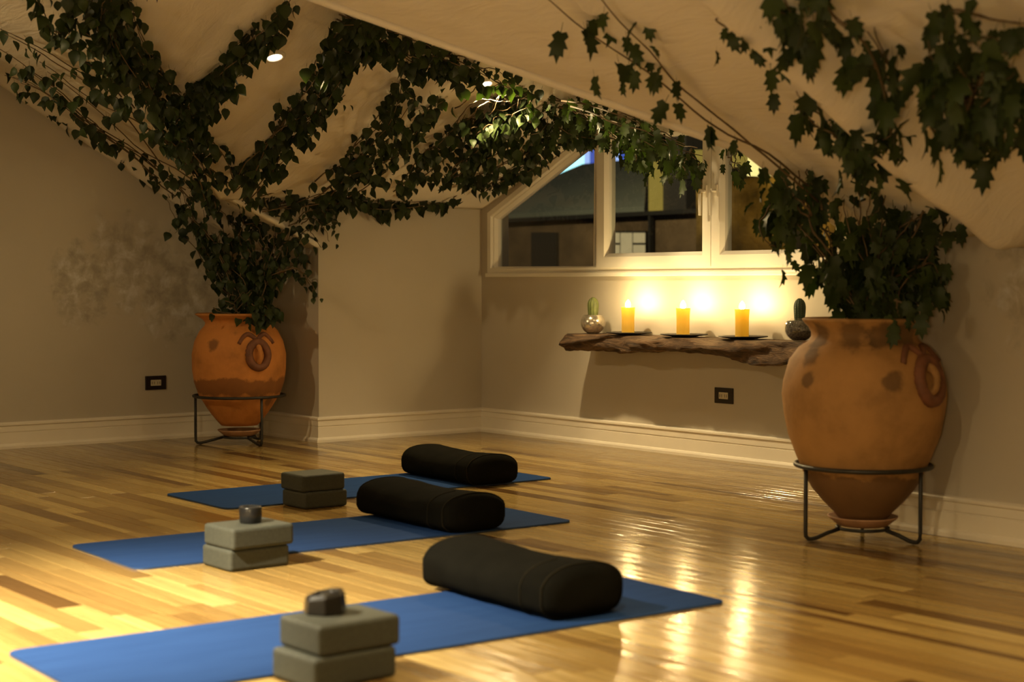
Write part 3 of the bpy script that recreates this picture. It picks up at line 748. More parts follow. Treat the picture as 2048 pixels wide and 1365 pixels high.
# ------------------------------------------------------------------ candles on plates
CY_ = YW - 0.155
cl = [('left', 1256), ('middle', 1366), ('right', 1484)]
for i, (w_, px) in enumerate(cl):
    x = float(onY((px, 666), CY_)[0])
    t = thing('candle_plate', f'thin black plate under the {w_} lit candle', 'plate', (x + 0.008, CY_, SZ + 0.001), group='black candle plates')
    MB().lathe([(0, 0), (0.055, 0), (0.118, 0.011), (0.134, 0.014), (0.134, 0.018), (0.116, 0.0155), (0.055, 0.006), (0, 0.006)], 40).build('dish', 'plate_black', t, smooth=True)
    MB().lathe([(0.134, 0.0135), (0.137, 0.016), (0.134, 0.0185)], 40).build('rim', 'plate_black', t, smooth=True)
    t = thing('pillar_candle', f'lit yellow pillar candle, {w_} of the three on the shelf', 'candle', (x, CY_, SZ + 0.0075), group='lit pillar candles')
    MB().lathe([(0, 0), (0.036, 0), (0.0375, 0.004), (0.0375, 0.100), (0.040, 0.140), (0.0415, 0.158), (0.039, 0.160), (0.0375, 0.152), (0.0355, 0.118), (0.031, 0.110), (0, 0.109)], 36).build('wax', 'candle_wax', t, smooth=True)
    MB().tube([(0, 0, 0.107), (0.001, 0, 0.140), (0.003, 0, 0.158)], 0.0015, 6).build('wick', 'wick', t)
    MB().lathe([(0, 0.152), (0.009, 0.156), (0.0155, 0.167), (0.0150, 0.180), (0.009, 0.193), (0.002, 0.202), (0, 0.203)], 16).build('flame', 'flame', t, smooth=True)

# ------------------------------------------------------------------ cactus bowls
def cactus(label, px, kind, h, r, bowl_r):
    x = float(onY((px, 664), YW - 0.15)[0])
    t = thing('cactus_bowl', label, 'cactus', (x, YW - 0.15, SZ + 0.001))
    R = bowl_r; prof = [(R * math.cos(a), R * 0.92 + R * 0.92 * math.sin(a)) for a in np.radians(np.arange(-66, 52, 8))]
    z0 = prof[0][1]; prof = [(rr, z - z0 + 0.002) for rr, z in prof]; top = prof[-1][1]
    if kind == 'mirror':
        MB().lathe([(0, 0.0), (prof[0][0], 0.0)] + prof + [(prof[-1][0] - 0.003, top)] + [(rr - 0.003, z) for rr, z in prof[::-1][:6]], 32).build('bowl', 'mercury_glass', t, smooth=True)
        cm = 'cactus_olive'
    else:
        MB().lathe([(0, 0.0), (prof[0][0], 0.0)] + prof, 32).build('bowl', 'bowl_glass', t, smooth=True)
        cm = 'cactus_dark'
    fill = [(rr * 0.95, z + 0.002) for rr, z in prof if z < top * 0.88]
    MB().lathe([(0, 0.003)] + fill + [(0, fill[-1][1] + 0.004)], 28).build('gravel', 'gravel_dark', t, smooth=True)
    zb = fill[-1][1] - 0.005
    ribs = 12
    pr = [(0, zb)] + [(r * (0.80 + 0.20 * math.sin(min(1, s * 1.4) * math.pi / 2)) * math.sqrt(max(0.0, 1 - max(0, (s - 0.6) / 0.4) ** 2)), zb + h * s) for s in np.linspace(0, 0.985, 14)] + [(0, zb + h)]
    body = MB().lathe(pr, 48, wob=lambda a, z: 1 + 0.07 * math.cos(a * ribs)).build('stem', cm, t, smooth=True)
    sp = MB()
    for k in range(ribs):
        a = 2 * math.pi * k / ribs
        for (rr, z) in pr[2:-1]:
            rr *= 1.06
            for da, dz in ((0.25, 0.3), (-0.25, 0.3), (0, -0.2), (0, 0.7)):
                p = Vector((rr * math.cos(a), rr * math.sin(a), z)); d_ = Vector((math.cos(a + da), math.sin(a + da), dz)).normalized() * 0.008
                s1 = Vector((-math.sin(a), math.cos(a), 0)) * 0.0006
                sp.add([p + s1, p - s1, p + d_], [(0, 1, 2)])
    so = sp.build('spines', 'cactus_spine', body, recalc=False); so['kind'] = 'stuff'
    return t
cactus('stubby olive cactus in a silvered bowl at the left shelf end', 1186, 'mirror', 0.125, 0.033, 0.076)
cactus('dark green cactus in a clear glass bowl behind the right urn', 1599, 'clear', 0.125, 0.031, 0.080)

# ------------------------------------------------------------------ urns on iron stands
def prof_px(rows, s): return [(r, 1 - (y_ - 570) / s) for r, y_ in rows]
rightP = [(0.096, 1025), (0.113, 1014), (0.155, 993), (0.197, 968), (0.222, 947), (0.241, 926), (0.259, 905), (0.292, 863), (0.310, 821), (0.318, 784), (0.313, 759), (0.290, 717), (0.2525, 692), (0.213, 679), (0.204, 671), (0.204, 663), (0.214, 652), (0.235, 641), (0.241, 637)]
leftP = [(0.114, 845), (0.137, 837), (0.171, 824), (0.200, 811), (0.226, 797.5), (0.252, 785), (0.280, 760), (0.291, 735), (0.2925, 705), (0.275, 680), (0.243, 660), (0.213, 650), (0.207, 644), (0.225, 637), (0.262, 630), (0.272, 627)]
def urn(name, label, loc, prof, mt, handles, seed):
    t = thing(name, label, 'potted plant', loc)
    inner = [(max(0.02, r - 0.022), z) for r, z in prof[::-1] if z > 0.12]
    wob = lambda a, z: 1 + 0.008 * noise.noise(Vector((math.cos(a) * 2 + seed, math.sin(a) * 2, z * 5)))
    zt = prof[-1][1]
    pr = [(0, prof[0][1])] + prof + [(prof[-1][0] - 0.012, zt + 0.006)] + [(max(0.02, r - 0.022), z - 0.002) for r, z in prof[::-1][1:6]] + [(0, zt - 0.13)]
    jar = MB().lathe(pr, 64, wob=wob).build('urn', mt, t, smooth=True)
    rs = prof[-4][0] - 0.03
    MB().lathe([(0, zt - 0.055), (rs * 0.6, zt - 0.058), (rs, zt - 0.07), (rs, zt - 0.1)], 32, wob=lambda a, z: 1 + 0.02 * math.sin(a * 5)).build('soil', 'soil', t, smooth=True)
    for (ang, zh) in handles:
        rr = np.interp(zh, [p[1] for p in prof], [p[0] for p in prof])
        c, s = math.cos(ang), math.sin(ang)
        pts = []
        for k in range(13):          # loop standing out from the belly, one ear on each shoulder
            a = math.pi * (k / 12 - 0.5); zz = zh + 0.050 * math.sin(a); out = rr - 0.016 + 0.046 * math.cos(a)
            pts.append((out * c, out * s, zz))
        hd = MB().tube(pts, [0.020 - 0.006 * math.cos(math.pi * (k / 12 - 0.5)) for k in range(13)], 10).build('handle', mt, jar, smooth=True)
        ro = []
        for k in range(25):
            a = 2 * math.pi * k / 24; dz = 0.078 * math.sin(a); da = 0.062 * math.cos(a) / rr
            r2 = np.interp(zh + dz, [p[1] for p in prof], [p[0] for p in prof]) + 0.001
            ro.append((r2 * math.cos(ang + da), r2 * math.sin(ang + da), zh + dz))
        MB().tube(ro[:-1], 0.026, 8, True).build('handle_collar', 'terracotta_dark', jar, smooth=True)
        for sg in (-1, 1):
            sc_ = []
            for k in range(12):
                q_ = k / 11; da = sg * (0.004 + 0.120 * q_) / rr; dz = 0.090 + 0.040 * math.sin(q_ * math.pi * 0.9) - 0.035 * q_ ** 3
                r2 = np.interp(zh + dz, [p[1] for p in prof], [p[0] for p in prof]) + 0.0005
                sc_.append((r2 * math.cos(ang + da), r2 * math.sin(ang + da), zh + dz))
            MB().tube(sc_, [0.016 - 0.008 * abs(k / 11 - 0.4) for k in range(12)], 8).build('scroll', 'terracotta_dark', jar, smooth=True)
    return t
def stand(label, loc, R, zr, feet):
    t = thing('iron_stand', label, 'plant stand', loc, group='black iron urn stands')
    MB().tube([(R * math.cos(a), R * math.sin(a), zr) for a in np.linspace(0, 2 * math.pi, 49)[:-1]], 0.009, 8, True).build('top_ring', 'black_iron', t, smooth=True)
    MB().tube([(0.100 * math.cos(a), 0.100 * math.sin(a), 0.044) for a in np.linspace(0, 2 * math.pi, 33)[:-1]], 0.007, 8, True).build('bottom_ring', 'black_iron', t, smooth=True)
    for a in feet:
        c, s = math.cos(a), math.sin(a); Q = R - 0.012
        pts = [(Q, zr), (Q, 0.15), (Q, 0.05), (Q - 0.001, 0.022), (Q - 0.012, 0.0105), (Q - 0.028, 0.009), (Q - 0.05, 0.013), (0.16, 0.028), (0.100, 0.044)]
        MB().tube([(r * c, r * s, z) for r, z in pts], 0.0085, 8).build('leg', 'black_iron', t, smooth=True)
    return t
def saucer(label, loc):
    t = MB().lathe([(0, 0), (0.085, 0), (0.098, 0.004), (0.134, 0.034), (0.137, 0.040), (0.132, 0.040), (0.095, 0.012), (0, 0.010)], 40).build('plant_saucer', 'terracotta_saucer', smooth=True)
    t.location = loc; return tag(t, label, 'saucer', 'terracotta saucers')
RP = (-4.126, 4.972, 0.0); LP = (-9.015, 4.862, 0.0)
aR = math.atan2(-RP[1], -RP[0]); aL = math.atan2(-LP[1], -LP[0])        # towards the viewer
def lump(P, a, off, r, z): return (r * math.cos(a + off), r * math.sin(a + off), z)
zR = lambda y_: 1 - (y_ - 570) / 497
terracotta('terracotta_right', (0.38, 0.205, 0.075), (0.07, 0.262), [(*lump(RP, aR, -0.80, 0.29, zR(703))[:3], 0.05), (*lump(RP, aR, 0.36, 0.315, zR(748)), 0.045), (*lump(RP, aR, -0.75, 0.31, zR(748)), 0.035), (*lump(RP, aR, -0.85, 0.21, zR(668)), 0.06), (*lump(RP, aR, -0.2, 0.205, zR(668)), 0.09), (*lump(RP, aR, 0.3, 0.205, zR(670)), 0.07), (*lump(RP, aR, 0.8, 0.205, zR(670)), 0.07)])
zL = lambda y_: 1 - (y_ - 570) / 312
terracotta('terracotta_left', (0.50, 0.20, 0.052), (0.325, 0.415), [(*lump(LP, aL, -0.6, 0.285, zL(683)), 0.045), (*lump(LP, aL, -0.1, 0.26, zL(662)), 0.03), (*lump(LP, aL, -0.3, 0.27, zL(790)), 0.03), (*lump(LP, aL, 0.9, 0.23, zL(800)), 0.05)])
urnR = urn('urn_plant_right', 'large terracotta urn on the right with a lobed-leaf vine climbing the ceiling', RP, prof_px(rightP, 497), 'terracotta_right', [(aR + 0.93, zR(750)), (aR + 0.93 + math.pi, zR(750))], 3)
urnR.name = 'urn_with_vine'
urnL = urn('urn_with_vine', 'terracotta urn in the left corner with a dense small-leaved vine spreading overhead', LP, prof_px(leftP, 312), 'terracotta_left', [(aL + 0.42, zL(704)), (aL + 0.42 + math.pi, zL(704))], 8)
stand('black iron three-legged stand under the large right urn', RP, 0.262, 0.292, [aR - math.radians(60), aR + math.radians(60), aR + math.pi])
stand('black iron three-legged stand under the left corner urn', LP, 0.283, 0.305, [aL - math.radians(90), aL + math.radians(30), aL + math.radians(150)])
saucer('terracotta saucer beneath the large right urn', (RP[0], RP[1], 0.0515))
saucer('terracotta saucer beneath the left corner urn', (LP[0], LP[1], 0.0515))

# ------------------------------------------------------------------ vines
def surf(kind, p, off):
    """pixel direction -> point on the surface the vine clings to, off metres on the room side"""
    if kind == 'DL': return hit(p, (-DL, 0, 1), ZEL - DL * XC - off)
    if kind == 'ML': return hit(p, (0, TL, 1), ZKL + TL * YK - off)
    if kind == 'WL': return hit(p, (1, 0, 0), XL + 0.02 + off)
    if kind == 'MR': return hit(p, (0, TR, 1), ZKR + TR * YK - off)
    if kind == 'CK': return hit(p, (1, 0, 0), XC + 0.02 + off)
    if kind == 'W': return hit(p, (0, 1, 0), YW - 0.06 - off)
    if kind == 'PL': return hit(p, cF0, float(np.array(LP) @ cF0) - off)
    if kind == 'PR': return hit(p, cF0, float(np.array(RP) @ cF0) - off)
def leaf_shape(kind, var):
    r = random.Random(100 + var); V = []; F = []
    curl = r.uniform(0.12, 0.45); fold = r.uniform(0.08, 0.45); tw = r.uniform(-0.12, 0.12)
    def pt(x, y_):  # x across, y along (0 base .. 1 tip); hangs along -Z, faces +Y
        return (x * (1 - 0.15 * fold), -curl * (y_ - 0.35) ** 2 * 1.4 + fold * abs(x) + tw * x * y_, -y_)
    if kind == 'ovate':
        ys = [0.0, 0.10, 0.30, 0.52, 0.76, 1.0]; ws = [0.05, 0.27, 0.40, 0.36, 0.19, 0.0]
        k = r.uniform(0.9, 1.12); ws = [q * k for q in ws]
        mid = []; lf = []; rt = []
        for y_, w_ in zip(ys, ws):
            mid.append(len(V)); V.append(pt(0, y_))
            if w_ > 0:
                lf.append(len(V)); V.append(pt(-w_, y_ + r.uniform(-0.02, 0.02))); rt.append(len(V)); V.append(pt(w_, y_ + r.uniform(-0.02, 0.02)))
        for i in range(4):
            F += [(mid[i], mid[i + 1], lf[i + 1], lf[i]), (mid[i], rt[i], rt[i + 1], mid[i + 1])]
        F += [(mid[4], mid[5], lf[4]), (mid[4], rt[4], mid[5])]
    else:
        half = [(0.0, 0.0), (0.14, -0.05), (0.29, 0.13), (0.20, 0.26), (0.36, 0.52), (0.20, 0.53), (0.25, 0.79), (0.10, 0.74), (0.0, 1.08)]
        ms = [0.0, 0.2, 0.45, 0.70, 1.0]
        m_ = [len(V) + i for i in range(5)]; V += [pt(0, q) for q in ms]
        for sg in (-1, 1):
            o_ = [m_[0]]
            for (x, y_) in half[1:8]:
                o_.append(len(V)); V.append(pt(sg * x * r.uniform(0.9, 1.1), y_ + r.uniform(-0.03, 0.03)))
            o_.append(m_[4])
            for f in ((m_[0], o_[1], m_[1]), (o_[1], o_[2], m_[1]), (o_[2], o_[3], m_[1]), (m_[1], o_[3], m_[2]), (o_[3], o_[4], m_[2]), (o_[4], o_[5], m_[2]),
                      (m_[2], o_[5], m_[3]), (o_[5], o_[6], m_[3]), (o_[6], o_[7], m_[3]), (m_[3], o_[7], m_[4])):
                F.append(f if sg > 0 else f[::-1])
    b0 = len(V); V += [(-0.012, 0.02, 0.0), (0.012, 0.02, 0.0), (0.008, 0.05, 0.32), (-0.008, 0.05, 0.32)]; F.append((b0, b0 + 1, b0 + 2, b0 + 3))
    return np.array(V), F
SHAPES = {k: [leaf_shape(k, i) for i in range(8)] for k in ('ovate', 'lobed')}
SHAPE_ME = {}
for k, lst in SHAPES.items():
    for i, (V, F) in enumerate(lst):
        me = bpy.data.meshes.new('leaf'); me.from_pydata([tuple(v) for v in V], [], F); me.materials.append(MATS['leaf_' + k])
        me.polygons.foreach_set('use_smooth', [True] * len(F)); SHAPE_ME[(k, i)] = me
def spline(P, n):
    P = [np.array(p, float) for p in P]; P = [2 * P[0] - P[1]] + P + [2 * P[-1] - P[-2]]; out = []
    m_ = len(P) - 3
    for t in np.linspace(0, m_, n):
        i = min(int(t), m_ - 1); f = t - i; a, b_, c, d = P[i:i + 4]
        out.append(0.5 * ((2 * b_) + (-a + c) * f + (2 * a - 5 * b_ + 4 * c - d) * f * f + (-a + 3 * b_ - 3 * c + d) * f ** 3))
    return out
LAMPS = [np.array((-7.105 + 0.04, 4.04, zDL(-7.105) - 0.12)), np.array((-7.166 + 0.04, 5.403, zDL(-7.166) - 0.12))]
vr = random.Random(77); DENS = {'ovate': 1.6, 'lobed': 0.95}; JIT = {'ovate': 0.028, 'lobed': 0.042}
def grow(plant, kind, bands):
    inv = Matrix.Translation(-Vector(plant.location)); leaves = []
    for bi, (sf, pts, wd, n_stem, n_leaf, size, o0, o1) in enumerate(bands):
        """pts: pixel polyline of the strand, wd: strand width in pixels at start and end, offsets from the surface"""
        w0, w1 = wd if isinstance(wd, tuple) else (wd, wd)
        for s_ in range(n_stem):
            ph = vr.random() * 50; lat0 = vr.uniform(-1, 1); n = 22
            c0 = spline(pts, n); line = []
            off0 = vr.uniform(o0, o1)
            a0 = vr.uniform(0, 0.12) if n_stem > 2 else 0; a1 = vr.uniform(0.72, 1.0) if n_stem > 2 else 1
            for i, p in enumerate(c0):
                t_ = i / (n - 1)
                if not (a0 <= t_ <= a1): continue
                tg = c0[min(n - 1, i + 1)] - c0[max(0, i - 1)]; tg = tg / (np.linalg.norm(tg) + 1e-6); nr = np.array([-tg[1], tg[0]])
                wloc = (w0 + (w1 - w0) * t_) / 2
                la = max(-1.15, min(1.15, 0.95 * lat0 + 0.8 * fbm(t_ * 2.2 + ph, ph * 0.3)))
                o_ = max(0.012, off0 + (o1 - o0) * 0.6 * fbm(t_ * 3 + ph, 9.1)) if sf not in ('PL', 'PR') else off0 + (o1 - o0) * 0.5 * fbm(t_ * 2 + ph, 4.4)
                line.append(surf(sf, p + nr * la * wloc, o_))
            if len(line) < 4: continue
            r0 = 0.0042 if kind == 'ovate' else 0.005
            MB().tube([inv @ Vector(q) for q in line], [r0 * (1 - 0.6 * i / len(line)) for i in range(len(line))], 5).build('stem', 'stem_brown', plant, smooth=True, recalc=False)
            for k in range(max(1, round(n_leaf * DENS[kind] / n_stem))):
                t_ = vr.random() * (len(line) - 1); i = min(int(t_), len(line) - 2); p = line[i] + (line[i + 1] - line[i]) * (t_ - i)
                jt = JIT[kind]; p = p + np.array([vr.gauss(0, jt), vr.gauss(0, jt), vr.gauss(0, jt * 0.8)])
                add_leaf(leaves, p, size, kind)
    return leaves
def add_leaf(leaves, p, size, kind):
    sz = size * vr.uniform(0.62, 1.22)
    toC = CAM - p; yaw = math.atan2(toC[1], toC[0]) - math.pi / 2 + vr.gauss(0, 0.85) + (math.pi if vr.random() < 0.35 else 0)
    R = Matrix.Rotation(yaw, 4, 'Z') @ Matrix.Rotation(vr.gauss(0.20, 0.34), 4, 'X') @ Matrix.Rotation(vr.gauss(0, 0.30), 4, 'Y')
    Mx = Matrix.Translation(Vector(p) + Vector((0, 0, -0.16 * sz))) @ R @ Matrix.Scale(sz, 4)
    u, v_, d = project(p - np.array([0, 0, sz / 2]))
    if any((u - a_) ** 2 + (v_ - b_) ** 2 < 15 ** 2 for a_, b_ in ((552, 104), (972, 162))): return
    if 1112 < u < 1250 and 296 < v_ < 372 and vr.random() < 0.8: return
    vis = (-30 < u < 2078) and (-30 < v_ < 1400)
    # clear of the ceiling, the walls and the lamps
    x, y_, z = p
    if min((p - q_) @ (p - q_) for q_ in LAMPS) < 0.22 ** 2: return
    if y_ > YW - 0.03 or (y_ > YK - 0.02 and x > XR): return
    leaves.append(((sz / d) ** 2 if vis else 0.0, vr.randrange(8), Mx, p))
def make_leaves(plant, kind, leaves):
    inv = Matrix.Translation(-Vector(plant.location))
    order = sorted(range(len(leaves)), key=lambda i: -leaves[i][0])
    for i in order[:300]:
        _, v_, Mx, _p = leaves[i]
        o = bpy.data.objects.new('leaf', SHAPE_ME[(kind, v_)]); COL.objects.link(o); o.parent = plant; o.matrix_local = inv @ Mx
    rest = order[300:]
    if not rest: return
    VV = []; FF = []; off = 0
    for i in rest:
        _, v_, Mx, _p = leaves[i]; V, F = SHAPES[kind][v_]; A = np.array(inv @ Mx)
        VV.append(V @ A[:3, :3].T + A[:3, 3]); FF += [tuple(q + off for q in f) for f in F]; off += len(V)
    me = bpy.data.meshes.new('foliage'); me.from_pydata(np.concatenate(VV).tolist(), [], FF); me.materials.append(MATS['leaf_' + kind])
    me.polygons.foreach_set('use_smooth', [True] * len(FF))
    o = bpy.data.objects.new('foliage', me); COL.objects.link(o); o.parent = plant; o['kind'] = 'stuff'

# surface, pixel polyline, width px (start, end), stems, leaves, leaf size m, offset range m
SL = 0.065
left_bands = [
    # fan of stems out of the urn
    ('PL', [(492, 632), (478, 560), (455, 480), (420, 400)], (30, 110), 9, 120, SL, -0.12, 0.12),
    ('PL', [(500, 632), (505, 560), (500, 470), (490, 400)], (30, 120), 9, 120, SL, -0.12, 0.12),
    ('PL', [(512, 632), (540, 560), (575, 500), (600, 430)], (24, 80), 6, 60, SL, -0.12, 0.10),
    ('PL', [(485, 632), (460, 590), (470, 620)], (60, 90), 3, 14, SL * 0.9, 0.10, 0.22),
    ('PL', [(505, 600), (520, 625), (530, 640)], (70, 60), 4, 44, SL * 0.95, 0.16, 0.24),
    ('PL', [(500, 632), (430, 520), (380, 430), (345, 350)], (20, 90), 6, 80, SL, -0.10, 0.10),
    ('PL', [(540, 560), (590, 540), (620, 575), (632, 598)], 14, 2, 12, SL * 0.7, 0.0, 0.1),
    ('PL', [(560, 480), (620, 455), (650, 490)], 30, 2, 12, SL * 0.8, 0.0, 0.1),
    # left wall and the narrow slope
    ('ML', [(470, 440), (360, 350), (270, 285), (190, 225), (110, 165), (40, 115), (-40, 65)], (90, 16), 4, 40, SL, 0.02, 0.12),
    ('WL', [(400, 400), (310, 345), (230, 290), (150, 240), (70, 205), (-40, 150)], (60, 14), 3, 34, SL, 0.03, 0.10),
    ('ML', [(400, 390), (300, 320), (200, 250), (110, 190), (30, 155), (-40, 150)], (60, 18), 3, 26, SL, 0.02, 0.10),
    ('ML', [(330, 330), (230, 200), (140, 140), (60, 95), (-40, 45)], (30, 10), 2, 12, SL, 0.02, 0.10),
    ('PL', [(440, 430), (380, 350), (330, 290)], (130, 90), 8, 110, SL, -0.1, 0.15),
    # valley between the slopes
    ('DL', [(450, 400), (400, 330), (350, 260), (310, 180), (265, 100), (235, 20), (225, -40)], (90, 60), 9, 210, SL, 0.03, 0.20),
    ('DL', [(300, 200), (230, 150), (190, 90), (150, 30), (120, -40)], (80, 40), 5, 70, SL, 0.03, 0.16),
    ('DL', [(250, 110), (215, 60), (230, 10), (260, -40)], (60, 60), 5, 70, SL, 0.04, 0.16),
    ('DL', [(290, 190), (240, 120), (190, 50), (170, -30)], (20, 20), 2, 24, SL, 0.03, 0.10),
    ('DL', [(120, 90), (80, 50), (60, -30)], (30, 30), 2, 18, SL, 0.03, 0.10),
    # rafter strands of the left slope
    ('DL', [(350, 300), (385, 215), (430, 155), (480, 105), (530, 55), (580, -30)], (60, 70), 8, 230, SL, 0.03, 0.17),
    ('DL', [(450, 400), (500, 345), (545, 290), (590, 240), (635, 185), (670, 120), (720, 30)], (60, 80), 8, 230, SL, 0.03, 0.17),
    ('DL', [(560, 330), (610, 270), (650, 230), (690, 190)], (16, 20), 2, 20, SL * 0.8, 0.03, 0.10),
    ('DL', [(640, 170), (690, 110), (750, 70), (800, 60)], (80, 90), 6, 130, SL, 0.03, 0.20),
    ('DL', [(620, 420), (690, 360), (750, 310), (800, 240), (840, 180), (880, 110)], (60, 100), 9, 260, SL, 0.03, 0.18),
    ('DL', [(690, 300), (740, 250), (790, 200)], (20, 30), 2, 14, SL * 0.8, 0.03, 0.10),
    ('DL', [(780, 400), (840, 340), (890, 300), (940, 240), (980, 190)], (30, 70), 5, 90, SL, 0.03, 0.16),
    # top of the lit side wall
    ('CK', [(500, 420), (580, 405), (660, 400), (740, 410), (810, 405), (880, 395), (950, 385)], (60, 34), 8, 200, SL, 0.02, 0.16),
    ('CK', [(600, 440), (640, 430), (670, 450)], (30, 20), 2, 16, SL * 0.8, 0.03, 0.12),
    ('PL', [(470, 430), (560, 405), (650, 395), (700, 380)], (60, 50), 5, 70, SL, -0.25, 0.0),
    # over the slanted left pane
    ('DL', [(880, 385), (940, 340), (1000, 300), (1060, 250), (1100, 210)], (60, 110), 8, 190, SL, 0.03, 0.22),
    ('DL', [(960, 290), (1000, 250), (1040, 215), (1080, 190)], (100, 80), 6, 130, SL, 0.03, 0.22),
    ('W', [(950, 390), (1010, 350), (1060, 320), (1120, 275), (1180, 250)], (50, 40), 6, 100, SL, 0.03, 0.4),
    # strands crossing the crown of the bay
    ('DL', [(860, 100), (930, 135), (1000, 165), (1060, 195)], (60, 60), 6, 110, SL, 0.04, 0.2),
    ('DL', [(900, 240), (960, 210), (1010, 190), (1060, 200)], (70, 80), 5, 90, SL, 0.04, 0.2),
    ('DL', [(650, 20), (720, 55), (800, 85), (870, 115), (930, 130)], (40, 50), 5, 100, SL, 0.03, 0.16),
]
right_high = [
    ('W', [(960, 150), (1040, 180), (1110, 205), (1180, 232), (1260, 262), (1330, 290)], (100, 70), 10, 270, 0.078, 0.15, 0.7),
    ('W', [(1080, 200), (1180, 235), (1260, 262), (1350, 290), (1420, 305)], (40, 40), 6, 120, 0.080, 0.4, 1.0),
    ('W', [(1000, 200), (1080, 220), (1150, 245), (1190, 262)], (90, 50), 6, 110, 0.078, 0.1, 0.6),
    ('W', [(1200, 262), (1280, 280), (1340, 300), (1410, 325)], (40, 60), 5, 90, 0.088, 0.12, 0.5),
    ('W', [(1250, 270), (1270, 310), (1280, 330)], 40, 3, 16, 0.085, 0.15, 0.4),
    ('W', [(1370, 300), (1385, 330), (1395, 350)], 50, 3, 16, 0.085, 0.15, 0.4),
    ('W', [(1440, 300), (1460, 330), (1480, 345)], 50, 3, 12, 0.085, 0.1, 0.3),
]
SR = 0.102
right_bands = right_high + [
    # stems from the urn mouth
    ('PR', [(1736, 640), (1700, 570), (1650, 500), (1590, 420), (1540, 350)], (16, 50), 3, 34, SR, -0.10, 0.05),
    ('PR', [(1738, 640), (1690, 600), (1668, 545), (1640, 480)], (10, 40), 2, 16, SR, -0.08, 0.05),
    ('PR', [(1740, 640), (1725, 570), (1690, 500), (1650, 430)], (20, 100), 5, 48, SR, -0.08, 0.08),
    ('PR', [(1744, 640), (1745, 560), (1740, 470), (1730, 380), (1720, 290)], (24, 110), 5, 62, SR, -0.05, 0.10),
    ('PR', [(1752, 640), (1790, 560), (1830, 470), (1850, 380)], (24, 120), 5, 62, SR, -0.05, 0.10),
    ('PR', [(1745, 610), (1775, 560), (1800, 510), (1820, 460)], (70, 170), 8, 120, SR, -0.10, 0.14),
    ('PR', [(1760, 600), (1820, 550), (1860, 530), (1885, 575)], (60, 40), 4, 40, SR * 0.85, -0.05, 0.12),
    ('PR', [(1790, 600), (1803, 620), (1815, 640)], 34, 2, 7, SR * 0.8, 0.18, 0.24),
    ('PR', [(1800, 590), (1850, 575), (1885, 590), (1905, 605)], 8, 1, 4, SR * 0.5, 0.0, 0.1),
    ('PR', [(1690, 560), (1650, 540), (1665, 500)], 50, 2, 10, SR * 0.9, -0.1, 0.05),
    ('PR', [(1610, 430), (1560, 400), (1535, 440), (1570, 490)], 70, 4, 30, SR, -0.1, 0.05),
    ('PR', [(1640, 440), (1600, 370), (1580, 330)], 60, 3, 16, SR, -0.1, 0.05),
    # along the broad slope, up to the left
    ('MR', [(1640, 400), (1560, 330), (1480, 262), (1420, 215), (1350, 160), (1300, 100), (1240, 40), (1190, -20)], (24, 10), 1, 17, SR * 0.9, 0.04, 0.10),
    ('MR', [(1620, 370), (1540, 305), (1460, 265), (1390, 215), (1300, 140), (1230, 95), (1150, 40), (1090, -10)], (24, 14), 1, 17, SR * 0.9, 0.04, 0.10),
    ('MR', [(1720, 330), (1690, 230), (1660, 150), (1600, 80), (1560, 20), (1530, -40)], (20, 40), 2, 20, SR, 0.05, 0.14),
    ('MR', [(1550, 110), (1560, 60), (1540, 20), (1520, -30)], (40, 80), 3, 30, SR, 0.05, 0.14),
    ('MR', [(1540, 70), (1480, 60), (1430, 40), (1470, 20)], 14, 1, 6, SR * 0.8, 0.05, 0.12),
    ('MR', [(1750, 310), (1760, 220), (1720, 110), (1660, 40), (1610, -30)], (30, 40), 2, 24, SR, 0.05, 0.16),
    ('MR', [(1690, 330), (1730, 280), (1745, 220)], (90, 80), 4, 44, SR, 0.08, 0.2),
    ('MR', [(1800, 330), (1780, 240), (1790, 170), (1770, 110), (1740, 60)], (20, 30), 2, 16, SR, 0.05, 0.14),
    ('MR', [(1700, 300), (1660, 260), (1620, 230), (1600, 180)], (20, 30), 2, 12, SR, 0.05, 0.14),
    ('PR', [(1745, 600), (1760, 520), (1790, 440), (1800, 380)], (80, 150), 6, 50, SR, -0.12, 0.10),
    ('PR', [(1700, 560), (1640, 470), (1600, 400), (1560, 350)], (50, 90), 4, 34, SR, -0.12, 0.02),
    # towards the upper right corner
    ('PR', [(1830, 470), (1855, 390), (1880, 320), (1905, 260)], (10, 30), 2, 20, SR, 0.0, 0.10),
    ('MR', [(1880, 300), (1895, 230), (1885, 150), (1870, 50)], (70, 110), 4, 32, SR * 1.05, 0.08, 0.22),
    ('MR', [(1890, 300), (1930, 240), (1960, 200), (2010, 150), (2080, 110)], (60, 130), 5, 44, SR * 1.05, 0.06, 0.2),
    ('MR', [(1880, 200), (1930, 150), (1990, 100), (2070, 90)], (90, 130), 5, 40, SR * 1.05, 0.06, 0.22),
    ('MR', [(1870, 60), (1910, 25), (1980, 40), (2050, 50)], 20, 2, 14, SR * 0.9, 0.05, 0.12),
    ('MR', [(1990, 200), (1985, 250), (1980, 290)], 40, 2, 10, SR, 0.10, 0.2),
    ('PR', [(1870, 380), (1890, 325), (1920, 320), (1948, 360)], 14, 1, 8, SR * 0.8, 0.0, 0.1),
]
LV = grow(urnL, 'ovate', left_bands); make_leaves(urnL, 'ovate', LV)
RV = grow(urnR, 'lobed', right_bands); make_leaves(urnR, 'lobed', RV)
